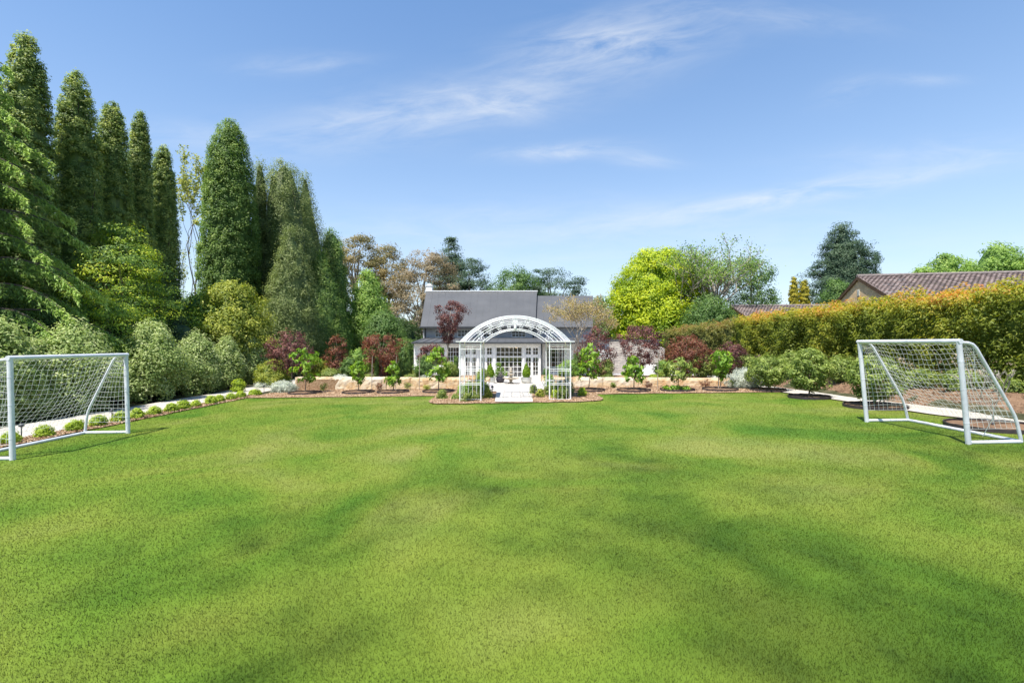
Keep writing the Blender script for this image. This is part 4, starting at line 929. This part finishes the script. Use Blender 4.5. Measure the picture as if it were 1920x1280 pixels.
# dense background belt so no bare horizon shows
BGL = {560: 'distant tree behind the left conifer group', 650: 'distant tree behind the fresh green tree', 820: 'distant tree behind the chimney end of the house', 1150: 'distant tree behind the gap between house and lime maple', 1260: 'distant tree behind the lime maple', 1390: 'distant tree behind the half bare tree', 1480: 'distant tree behind the golden conifers', 1000: 'distant tree hidden behind the long grey roof', 250: 'distant tree behind the wattle and cypresses', 360: 'distant tree in the gap behind the sparse spring tree', 60: 'distant tree behind the tallest cypress', 1700: 'distant tree behind the brick gable', 1880: 'distant tree behind the brown roof at the right edge'}
for px_, D, top, w in ((560, 75, 575, 130), (650, 74, 590, 120), (820, 80, 560, 120), (1150, 78, 590, 110), (1260, 82, 580, 120), (1390, 70, 590, 130), (1480, 76, 585, 120), (1000, 80, 575, 130), (250, 60, 560, 160), (360, 64, 540, 120), (60, 50, 540, 200), (1700, 70, 570, 200), (1880, 70, 560, 200)):
    tree('background_tree', BGL[px_], 'tree', px_, D, top, w, 'midgreen', 'dome', .0, 130, 50, 1.6, .38, .5, .2, .6, 'darkbark', .3, 4, core=.75, group='distant trees on the skyline')

# ------------------------------------------------------------------ planting behind the sandstone walls
BZ = .34
def pt_(name, lab, cat, px_, D, top, w, pal, prof='round', cb=.25, nc=120, per=32, cr=.2, leaf=.085, **k):
    k.setdefault('tr', .035); k.setdefault('nl', 12); k.setdefault('bark', 'bark')
    return tree(name, lab, cat, px_, D, top, w, pal, prof, cb, nc, per, cr, leaf, base=BZ if 21.5 < D < 24.4 else None, **k)
def pm(n): return n
GP = 'purple-leaved trees behind the sandstone walls'
pt_('purple_maple', 'red-purple maple at the left end of the sandstone wall', 'tree', 547, 22.6, 616, 88, 'purple', 'round', .12, 150, 34, .20, group=GP, lump=.4)
pt_('purple_maple', 'slim brown-purple tree second from the left end of the wall', 'tree', 632, 23.4, 626, 44, 'redgreen', 'column', .12, 80, 26, .18, group=GP, lump=.25, hollow=.3)
pt_('purple_maple', 'wide bronze-red tree above the middle of the left wall', 'tree', 714, 23, 624, 84, 'redgreen', 'vase', .1, 135, 32, .2, group=GP, lump=.45)
pt_('purple_maple', 'dark purple column of leaves below the bronze-red crown', 'tree', 722, 23.8, 668, 44, 'purple', 'column', .0, 110, 34, .18, group=GP)
pt_('purple_maple', 'tall purple Japanese maple with forked pale trunk in front of the house', 'tree', 833, 24.2, 562, 64, 'purple', 'vase', .46, 140, 34, .2, group=GP, lump=.3, tr=.05, lean=(.35,0), nl=20, start=.15, bark='palebark')
pt_('purple_maple', 'lower purple maple spray beside the left house corner', 'tree', 808, 23.6, 640, 56, 'purple', 'dome', .35, 80, 30, .2, group=GP, lump=.3, tr=.03)
pt_('purple_maple', 'dark purple tree just right of the arch', 'tree', 1118, 23.2, 610, 74, 'purple', 'dome', .1, 160, 30, .2, group=GP, lump=.4)
pt_('purple_maple', 'dark purple spreading tree second right of the arch', 'tree', 1200, 23.4, 608, 92, 'purple', 'vase', .12, 170, 30, .2, group=GP, lump=.45)
pt_('purple_maple', 'bronze purple bushy tree left of the hedge end', 'tree', 1288, 23.4, 626, 94, 'redgreen', 'round', .1, 200, 34, .22, group=GP, lump=.4)
pt_('purple_maple', 'red-purple small tree beside the silver bush on the right', 'tree', 1368, 22.4, 638, 70, 'purple', 'round', .25, 120, 30, .2, group=GP, lump=.25)
sparse_tree('japanese_maple', 'open tan-leaved tree with pale stems in front of the roof', 1078, 27, 556, 142, 'palebark', 'tan', 5, 5200, .085, 4, .55, .07, 23, fork=.28, up=.35)
GS = 'shrubs filling the raised beds'
fillers = [(798, 22.6, 664, 44, 'midgreen', 'green shrub partly hiding the left house wall'), (842, 22.5, 676, 34, 'rose', 'leafy shrub behind the wall beside the left arch leg'), (1065, 22.4, 672, 40, 'green', 'leafy shrub behind the wall beside the right arch leg'), (905, 22.3, 690, 18, 'rose', 'small bush at the left wall end by the paving'),
  (590, 23.4, 668, 52, 'yelshrub', 'lime green shrub between the red-purple maple and slim brown tree'), (655, 23.0, 668, 36, 'midgreen', 'soft green shrub left of the bronze-red tree'),
  (675, 24, 650, 60, 'green', 'taller fresh green shrub behind the middle of the left wall'), (750, 23.6, 680, 30, 'midgreen', 'low green shrub between slim pencil pines'), (790, 23, 684, 30, 'rose', 'loose green shrub at the house left corner'),
  (1135, 22.8, 672, 36, 'laurel', 'yellow-green shrub between arch and pale stone wall'), (1085, 24, 660, 34, 'midgreen', 'grey green shrub right behind the arch'), (1245, 22.9, 672, 40, 'green', 'green shrub between two purple trees'),
  (1320, 22.9, 662, 44, 'laurel', 'yellow green shrub right of the bronze purple tree'), (1400, 22.3, 660, 60, 'laurel', 'pale green laurel behind the big silver bush'), (620, 22.6, 690, 40, 'rose', 'low olive shrub behind the left wall'), (850, 23.4, 688, 26, 'rose', 'low rose bush left of the arch behind the wall')]
for px_, D, top, w, pal, lab in fillers: pt_('garden_shrub', lab, 'shrub', px_, D, top, w, pal, 'round', .0, 110, 34, .16, .07, group=GS, core=.5, nl=6, tr=.02)
for px_, D, top, w, lab in ((706, 22.8, 668, 8, 'pencil pine left of the bronze-red tree'), (752, 23.3, 672, 9, 'dark pencil pine, middle left of the house corner'), (766, 24.1, 634, 14, 'tallest pencil pine beside the left house corner'), (855, 23.2, 664, 8, 'pencil pine left of the arch'), (1180, 24, 664, 8, 'pencil pine against the pale stacked stone'), (1247, 24, 684, 8, 'pencil pine against the cream curved wall')):
    pt_('pencil_pine', lab, 'conifer', px_, D, top, w*1.3, 'greencyp', 'column', .0, 60, 30, .07, .05, group='small pencil pines', core=.8, nl=2, tr=.02)
# low flowering mounds along the wall top
for i, (px_, w, pal, lab) in enumerate(((690, 26, 'rose', 'low mauve flowering mound on the left wall top'), (770, 26, 'rose', 'low flowering mound left of the house corner'), (800, 24, 'silverbush', 'pale low mound on the wall top by the house'), (1140, 26, 'rose', 'low green mound on the right wall top'), (1225, 26, 'box', 'bright low mound on the right wall top'), (640, 30, 'silverbush', 'pale low mound on the left wall top'))):
    pt_('low_mound', lab, 'plant', px_, 22.2, 700, w, pal, 'dome', .0, 36, 26, .09, .05, group='low mounds along the wall top', core=.5, nl=2, tr=.008)

# saplings with big leaves inside black ring edging
def edging(x0, y0, r, label, group='black ring edgings round the saplings'):
    root = empty('ring_edging', (x0, y0, g(x0, y0)), label, 'edging', group); n = 40
    mb = MB(); V = []
    for k in range(n):
        an = 2*math.pi*k/n; c, s = math.cos(an), math.sin(an); zz = g(x0+r*c, y0+r*s)-g(x0, y0)
        j = .006*math.sin(k*2.3); V += [(c*r, s*r, zz-.02), (c*r, s*r, zz+.085+j), (c*(r-.025), s*(r-.025), zz+.085+j), (c*(r-.025), s*(r-.025), zz-.02)]
    Fs = [(k*4+i, ((k+1) % n)*4+i, ((k+1) % n)*4+i+1, k*4+i+1) for k in range(n) for i in range(3)]; mb.add(V, [tuple(reversed(f)) for f in Fs]); mb.build('band', M['rubber'], root, True)
    mb = MB(); mb.add([(0,0,.075)]+[(math.cos(2*math.pi*k/24)*(r-.03), math.sin(2*math.pi*k/24)*(r-.03), .045+g(x0+r*math.cos(2*math.pi*k/24), y0+r*math.sin(2*math.pi*k/24))-g(x0, y0)) for k in range(24)], [(0, k+1, (k+1) % 24+1) for k in range(24)]); mb.build('soil_fill', M['soil'], root)
    return root
sap = [(572, 20.2, 645, 60, 'left end of the back bed, with yellowish top leaves'), (672, 20.1, 676, 34, 'second from the left, small and thin'), (737, 20.0, 675, 30, 'third from the left with a tidy narrow crown'),
       (822, 19.9, 647, 44, 'just left of the arch, tall and leafy'), (1103, 19.3, 640, 50, 'just right of the arch, tallest of its side'), (1188, 19.0, 664, 48, 'second right of the arch, dense dark leaves'),
       (1270, 18.9, 668, 68, 'third right of the arch, rounded with groundcover at its foot'), (1350, 18.8, 656, 42, 'right end of the back bed, tied to a pale stake')]
for px_, D, top, w, lab in sap:
    tree('young_tree', 'young large-leaved tree '+lab, 'tree', px_, D, top, w, 'sapling' if px_ != 1270 else 'laurel', ('round','vase','dome','column','dome','flame','round','vase')[sap.index((px_, D, top, w, lab))], .26, 34 if w < 40 else 50, 9, .12, .20, .34, hollow=.3, bark='bark', tr=.022, nl=14, group='young trees in the back bed', lean=(rng.uniform(-.14, .14), 0), lump=.34, droop=1.4, up=.2, vary=.4)
    edging(X(px_, D), D, .66, 'black ring edging round the young tree '+lab.split(',')[0])
    mb = MB(); 
for px_, D, lab in ((1347, 18.85, 'pale timber stake supporting the right end sapling'), (742, 20.5, 'thin timber stake behind the third sapling'), (786, 20.8, 'tall thin stake left of the arch'), (697, 21.0, 'thin stake against the left wall'), (1233, 19.8, 'thin stake against the right wall')):
    z0 = g(X(px_, D), D); mb = MB(); mb.tube([(0,0,-.1),(.01,0,.8),(.03,0,1.5)], [.018,.016,.014], 6); mb.lathe([(.024,1.06),(.024,1.10)], (.02,0,0), 8)
    o = mb.build('garden_stake', M['palebark']); o.location = (X(px_, D), D, z0); tag(o, lab, 'stake', 'timber stakes by the saplings')
# right side laurels along the path
for px_, D, top, w, lab, r in ((1440, 18.3, 664, 78, 'where the hedge meets the back bed', .62), (1517, 15.9, 650, 78, 'multi-stemmed and open at the lawn corner', .62), (1640, 13.5, 662, 96, 'seen through the right goal net', .75)):
    tree('laurel_shrub', 'glossy laurel shrub '+lab, 'shrub', px_, D, top, w, 'laurel', 'round', .18, 190, 26, .17, .10, .42, .25, .55, 'bark', .03, 16, group='laurels along the right path', start=.05)
    edging(X(px_, D), D, r, 'black ring edging round the laurel shrub '+lab)
sparse_tree('young_bare_tree', 'bare twiggy young tree behind the near post of the right goal', 1862, 10.2, 690, 70, 'palebark', 'laurel', 3, 90, .07, 3, .5, .018, 3, fork=.25)
edging(X(1860, 10.2), 10.2, .78, 'black ring edging round the bare twiggy tree by the right goal')
# silver bushes, low plants
for px_, D, top, w, lab in ((532, 21, 712, 48, 'silver foliage bush at the left end of the sandstone wall'), (497, 23.5, 715, 36, 'silver low bush beyond the left gravel path'), (1397, 19.6, 688, 74, 'large silver foliage bush at the right end of the wall')):
    tree('silver_bush', lab, 'bush', px_, D, top, w, 'silverbush', 'dome', .0, 150, 40, .14, .06, .35, .2, .7, 'palebark', .012, 6, core=.6, group='silver foliage bushes', start=.05)
# tufts in front of the wall
for px_, D, h, w, pal, lab in ((606, 21.2, .38, 16, 'rose', 'dry tuft against the left wall under the slim tree'), (710, 21.1, .38, 20, 'redgreen', 'bronze tuft against the left wall'), (765, 21.0, .36, 16, 'rose', 'green tuft on the left wall face near the arch'),
      (800, 20.6, .3, 14, 'yelshrub', 'yellowish tuft at the left wall'), (1150, 20.3, .3, 14, 'rose', 'weedy tuft against the right wall near the arch'), (1215, 20.2, .3, 18, 'redgreen', 'bronze tuft against the right wall'), (1322, 20.0, .36, 26, 'redgreen', 'bronze grass tuft at the middle right wall'), (1375, 19.6, .4, 16, 'laurel', 'tuft left of the large silver bush')):
    tree('plant_tuft', lab, 'plant', px_, D, 0, w, pal, 'vase', .0, 24, 16, .08, .07, .25, .2, .3, 'bark', .006, 10, H=h, group='tufts in front of the sandstone walls', start=.05)
x_, y_ = X(1270, 18.9), 18.9; tree('ground_cover', 'bright leafy ground cover in the ring third right of the arch', 'plant', 1270, 18.9, 0, 52, 'sapling', 'flat', .15, 50, 14, .09, .10, .5, .2, .3, 'bark', .006, 4, H=.22, start=.02)

# rows of small box bushes along the gravel path
nth = ['first','second','third','fourth','fifth','sixth','seventh','eighth','ninth','tenth','eleventh','twelfth','thirteenth','fourteenth','fifteenth']
for i, px_ in enumerate((20, 81, 141, 185, 227, 256, 292, 319, 343, 368, 394, 413, 434, 452, 479)):
    D = -10.57*F/(px_-960); s = rng.uniform(.36, .46) if i not in (9,) else .32
    tree('box_bush', '%s small lime green bush from the near end of the row along the gravel path' % nth[i], 'bush', px_, D, 0, s/D*F*(.92 if i != 14 else 1.35), 'box', 'dome', .02, 70, 26, .07, .042, .55, .15, .8, 'bark', .01, 3, x=-10.57+rng.uniform(-.04, .04), H=s*.74, core=.62, group='small bushes edging the gravel path')
# plants round the arch
ap = [(868, 17.6, .55, .5, 'green', 'climbing green plant low on the left arch leg'), (893, 16.8, .3, .4, 'rose', 'low leafy plant inside the left arch leg'), (1064, 17.7, .75, .5, 'laurel', 'climbing yellow-green plant on the right arch leg'), (1030, 17.8, .45, .4, 'rose', 'leafy rose bush between the right arch leg and the path'),
      (903, 18.9, .95, .45, 'green', 'tall leafy rose behind the left arch leg'), (829, 17.3, .36, .36, 'laurel', 'tidy round olive bush at the left tip of the arch bed'), (880, 16.5, .42, .62, 'rose', 'spreading green bush at the front left leg of the arch'), (1055, 16.6, .48, .52, 'rose', 'bushy plant at the front right leg of the arch'),
      (1092, 17.4, .34, .36, 'box', 'small rounded green bush right of the arch'), (854, 17.1, .22, .3, 'laurel', 'low yellowish plant left of the arch leg'), (915, 17.2, .40, .3, 'yelshrub', 'yellow-green low bush left of the path entrance'), (911, 18.2, .5, .34, 'rose', 'loose rose bush on the left of the stone path'),
      (1013, 17.2, .34, .28, 'yelshrub', 'yellowish small bush right of the path entrance'), (1000, 18.6, .4, .26, 'rose', 'thin rose bush on the right of the stone path'), (897, 19.2, .8, .5, 'laurel', 'taller bush behind the left arch leg'), (1030, 19.1, .85, .55, 'green', 'taller green bush behind the right arch leg'),
      (1050, 18.2, .6, .5, 'green', 'green climber base inside the right arch leg'), (880, 18.0, .62, .5, 'green', 'green climber base inside the left arch leg'), (1041, 17.0, .3, .24, 'box', 'low bush beside the right arch leg')]
for px_, D, h, w, pal, lab in ap:
    tree('garden_plant', lab, 'plant', px_, D, 0, w/D*F, pal, 'dome', .02, 60, 24, .085, .05, .5, .2, .6, 'bark', .008, 6, H=h, core=.45, group='plants in the bed round the arch', start=.05)
for px_, D, h, w, lab in ((913, 20.0, .42, .7, 'white flowering bush left of the paving'), (1020, 20.0, .42, .7, 'white flowering bush right of the paving')):
    tree('flowering_bush', lab, 'bush', px_, D, 0, w/D*F, 'flower', 'dome', .1, 50, 16, .1, .05, .8, .2, .7, 'bark', .008, 6, H=h, group='white flowering bushes by the paving', start=.05)
# path lights
for px_, D, lab in ((923, 18.3, 'small black path light left of the stone path'), (1002, 18.3, 'small black path light right of the stone path'), (495, 20.6, 'small path light at the end of the gravel path'), (8, 10.6, 'small black path light beyond the left goal'), (222, 13.0, 'small black path light by the far post of the left goal')):
    x0 = X(px_, D) if px_ not in (8, 222) else -10.75; z0 = g(x0, D)
    r_ = empty('path_light', (x0, D, z0), lab, 'path light', 'small path lights'); mb = MB(); mb.tube([(0,0,-.05),(0,0,.3)], .012, 6); mb.build('stem', M['darkmetal'], r_)
    mb = MB(); mb.lathe([(.012,.28),(.05,.30),(.055,.33),(.03,.36),(.005,.37)], (0,0,0), 12); mb.build('head', M['darkmetal'], r_, True)

# ------------------------------------------------------------------ terrace pots and fountain
TZ = -.105
def topiary(px_, D, lab, lab2):
    x0 = X(px_, D); p = empty('planter', (x0, D, TZ), lab2, 'pot', 'white pots on the terrace'); mb = MB()
    mb.lathe([(.20,0),(.25,.04),(.27,.16),(.27,.25),(.29,.27),(.29,.30),(.25,.30),(.24,.27),(.02,.265)], (0,0,0), 24); mb.build('bowl', M['potwhite'], p, True)
    r = empty('topiary_cone', (x0, D, TZ+.27), lab, 'topiary', 'clipped cones on the terrace')
    C, O, (pr, lp) = clumps(260, .05, .74, .215, 'tear', .03, .95); V, Fc, a = join([fill(C, O, 26, .035, .03, .6, 1, .3), hull(pr, lp, .225, .0, .74, .9)]); mesh_np('crown', V, Fc, LM('topiary'), r, a)
    mb = MB(); mb.tube([(0,0,-.02),(0,0,.3)], .02, 6); mb.build('stem', M['bark'], r)
topiary(919, 25.3, 'clipped bright green box cone left of the fountain', 'white round pot under the left clipped cone')
topiary(987, 25.3, 'clipped bright green box cone right of the fountain', 'white round pot under the right clipped cone')
D = 25.6; x0 = X(938, D); p = empty('planter', (x0, D, TZ), 'dark glazed pot holding a cloud-pruned shrub', 'pot'); mb = MB(); mb.lathe([(.12,0),(.2,.06),(.24,.18),(.2,.3),(.22,.32),(.17,.32),(.02,.29)], (0,0,0), 20); mb.build('bowl', M['potblack'], p, True)
r = empty('cloud_pruned_shrub', (x0, D, TZ+.29), 'cloud-pruned green shrub in the dark pot', 'shrub'); Cs = []
for cx, cy, cz_, rr_ in ((-.1,0,.62,.17),(.06,.03,.42,.15),(-.12,0,.30,.16),(.24,0,.2,.15),(-.22,0,.12,.13)):
    q = unit(rng.normal(size=(30,3)))*rr_*.8+np.array([cx,cy,cz_]); Cs.append(q)
C = np.concatenate(Cs); V, Fc, a = fill(C, unit(rng.normal(size=C.shape)), 20, .05, .035, .5); mesh_np('crown', V, Fc, LM('green'), r, a)
mb = MB(); mb.tube([(0,0,-.05),(.04,0,.2),(-.06,0,.5)], [.025,.02,.012], 6); mb.tube([(.03,0,.12),(.22,0,.18)], .012, 5); mb.build('stem', M['bark'], r)
D = 24.9; fo = empty('stone_fountain', (X(958, D), D, TZ), 'weathered stone fountain with wide bowl and figure on top before the doors', 'fountain')
mb = MB(); mb.lathe([(.16,0),(.17,.04),(.08,.07),(.07,.14),(.10,.18),(.06,.20)], (0,0,0), 20); mb.build('pedestal', M['caststone'], fo, True)
mb = MB(); mb.lathe([(.10,.20),(.30,.24),(.42,.29),(.44,.31),(.41,.315),(.28,.27),(.05,.255)], (0,0,0), 28); mb.build('bowl', M['caststone'], fo, True)
mb = MB(); mb.lathe([(.10,.26),(.12,.32),(.06,.36),(.05,.42),(.14,.48),(.20,.50),(.19,.52),(.07,.51),(.06,.58),(.10,.62),(.12,.64),(.05,.65),(.05,.70),(.07,.74),(.05,.79),(.01,.81)], (0,0,0), 18); mb.build('figure', M['caststone'], fo, True)
D = 23.0
pb = pt_('garden_shrub', 'small round green shrub by the right end of the paving', 'shrub', 1024, 25.8, 688, 16, 'midgreen', 'round', .0, 60, 24, .08, .05, core=.6, nl=2, tr=.01)

# ------------------------------------------------------------------ clipped hedge at the right
def hedge(name, label, path, zt0, zt1, zb, hw, pal, n, leaf, trunks, grp=None):
    """path: list of (x, y) of the hedge centre line"""
    P = np.array(path, float); seg = np.linalg.norm(np.diff(P, axis=0), axis=1); cum = np.concatenate([[0], np.cumsum(seg)]); Lt = cum[-1]
    root = empty(name, (P[0][0], P[0][1], g(*P[0])), label, 'hedge', grp); org = np.array([P[0][0], P[0][1], g(*P[0])])
    def at(s):
        x_ = np.interp(s, cum, P[:, 0]); y_ = np.interp(s, cum, P[:, 1]); x2 = np.interp(s+.1, cum, P[:, 0]); y2 = np.interp(s+.1, cum, P[:, 1]); x1 = np.interp(s-.1, cum, P[:, 0]); y1 = np.interp(s-.1, cum, P[:, 1])
        t = unit(np.stack([x2-x1, y2-y1], -1)); return x_, y_, t
    per = 16; nc = n//per; s = rng.random(nc)*Lt; th = rng.random(nc)
    top = zt0+(zt1-zt0)*s/Lt; x_, y_, t = at(s); bot = zb-.035*s+.30*np.sin(s*1.9)+.2*np.sin(s*4.7+1)
    nn = np.stack([t[:, 1], -t[:, 0]], 1)
    # perimeter of the section: side A, top, side B
    h = top-bot; per_l = h*2+2*hw; q = th*per_l; off = np.where(q < h, -hw, np.where(q < h+2*hw, q-h-hw, hw)); zz = np.where(q < h, bot+q, np.where(q < h+2*hw, top, bot+(per_l-q)))
    lum = .13*np.sin(s*2.3+zz*1.7)+.10*np.sin(s*5.1-zz*3.3)+.08*np.sin(s*9+zz*6); rd = (1+lum-rng.random(nc)**2*.35); edge = np.abs(off)/hw
    offx = off*np.where(edge > .9, rd, 1); zz = zz+(q > h)*(q < h+2*hw)*(rng.random(nc)**5*.35)-np.where((q > h) & (q < h+2*hw), edge**4*.25, 0)+.07*np.sin(s*3.7)+.04*np.sin(s*8.3)
    offx = offx*(1-.30*sst(.5, 0, (zz-bot)/h)*.8)
    C = np.stack([x_+nn[:, 0]*offx, y_+nn[:, 1]*offx, zz], 1)-org
    O = np.stack([nn[:, 0]*np.sign(off)*(edge > .8), nn[:, 1]*np.sign(off)*(edge > .8), np.where(edge > .8, .25, 1)], 1)
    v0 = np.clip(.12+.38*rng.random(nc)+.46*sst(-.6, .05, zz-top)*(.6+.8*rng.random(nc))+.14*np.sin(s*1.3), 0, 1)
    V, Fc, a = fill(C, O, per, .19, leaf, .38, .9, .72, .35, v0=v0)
    # added closed shell inside the hedge, darkest leaf tones only, blocks light through it
    Vh = []; m = int(Lt/.5)+2; sec = [(-.68, .25), (-.75, .6), (-.68, .95), (0, 1.0), (.68, .95), (.75, .6), (.68, .25), (0, .2)]
    for i in range(m):
        sv = Lt*i/(m-1); xx, yv, tt = at(sv); tp = zt0+(zt1-zt0)*sv/Lt-.2; bt = zb+.35*math.sin(sv*1.9)+.2
        for a_, f in sec: Vh.append((xx+tt[1]*a_*hw-org[0], yv-tt[0]*a_*hw-org[1], bt+(tp-bt)*f-org[2]))
    k = len(sec); Fh = np.array([(i*k+j, i*k+(j+1) % k, (i+1)*k+(j+1) % k, (i+1)*k+j) for i in range(m-1) for j in range(k)], np.int32)
    V, Fc, a = join([(V, Fc, a), (np.array(Vh), Fh, rng.random(len(Fh))*.15)])
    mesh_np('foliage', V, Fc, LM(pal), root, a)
    for sv in trunks:
        xx, yv, tt = at(sv); mb = MB(); z0 = g(float(xx), float(yv)); b = Vector((float(xx)-org[0], float(yv)-org[1], z0-org[2]-.05))
        for k in range(4):
            an = k*1.57+sv*3; e = b+Vector((math.cos(an)*.45, math.sin(an)*.6, 1.5+rng.uniform(0, .4))); m_ = b.lerp(e, .5)+Vector((math.cos(an)*.03, math.sin(an)*.05, -.1))
            mb.tube([b, b.lerp(m_, .5)+Vector(rng.normal(size=3)*.03), m_, e], [.085, .07, .055, .035], 7)
        mb.build('trunk', M['bark'], root, True)
    return root
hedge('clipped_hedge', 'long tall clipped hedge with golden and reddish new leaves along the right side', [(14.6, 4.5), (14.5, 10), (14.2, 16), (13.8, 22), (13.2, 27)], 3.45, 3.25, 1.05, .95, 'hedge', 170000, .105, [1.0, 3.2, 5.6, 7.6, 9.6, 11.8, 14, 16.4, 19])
hedge('clipped_hedge', 'farther lower stretch of clipped hedge with bronze leaves toward the house', [(13.1, 27.4), (12.6, 31), (12.0, 36)], 3.05, 2.8, .3, .9, 'hedgefar', 34000, .13, [2, 6])
# underplanting below the hedge
for px_, D, top, w, pal, lab in ((1490, 20.4, 655, 70, 'laurel', 'laurel filling below the hedge by the back bed'), (1580, 17.6, 664, 60, 'laurel', 'laurel bush at the foot of the hedge left of the goal'), (1725, 14.8, 690, 70, 'rose', 'grey green low shrub under the hedge behind the goal'), (1800, 13.6, 690, 60, 'laurel', 'low shrub under the hedge by the goal post'), (1540, 19, 690, 60, 'rose', 'dusty low shrub on the bank below the hedge'), (1895, 12.6, 708, 36, 'rose', 'low bluish plant on the bank at the right edge')):
    tree('bank_shrub', lab, 'shrub', px_, D, top, w, pal, 'round', .05, 120, 26, .18, .09, .42, .25, .55, 'bark', .02, 8, group='shrubs on the bank below the hedge', start=.05)

# very tall tree behind the photographer: its thin high crown lays soft shade on the near lawn
tree('gum_tree', 'very tall thin-crowned gum tree behind the photographer', 'tree', 0, -8.5, 0, 360, 'eucol', 'dome', .70, 74, 135, 1.6, .17, .4, .2, .35, 'palebark', .12, 0, x=9.5, H=31, cz=.35, lean=(-13.5, 3.0))
# ------------------------------------------------------------------ render settings
SC.render.engine = 'CYCLES'
SC.cycles.max_bounces = 6; SC.cycles.diffuse_bounces = 4; SC.cycles.transparent_max_bounces = 8
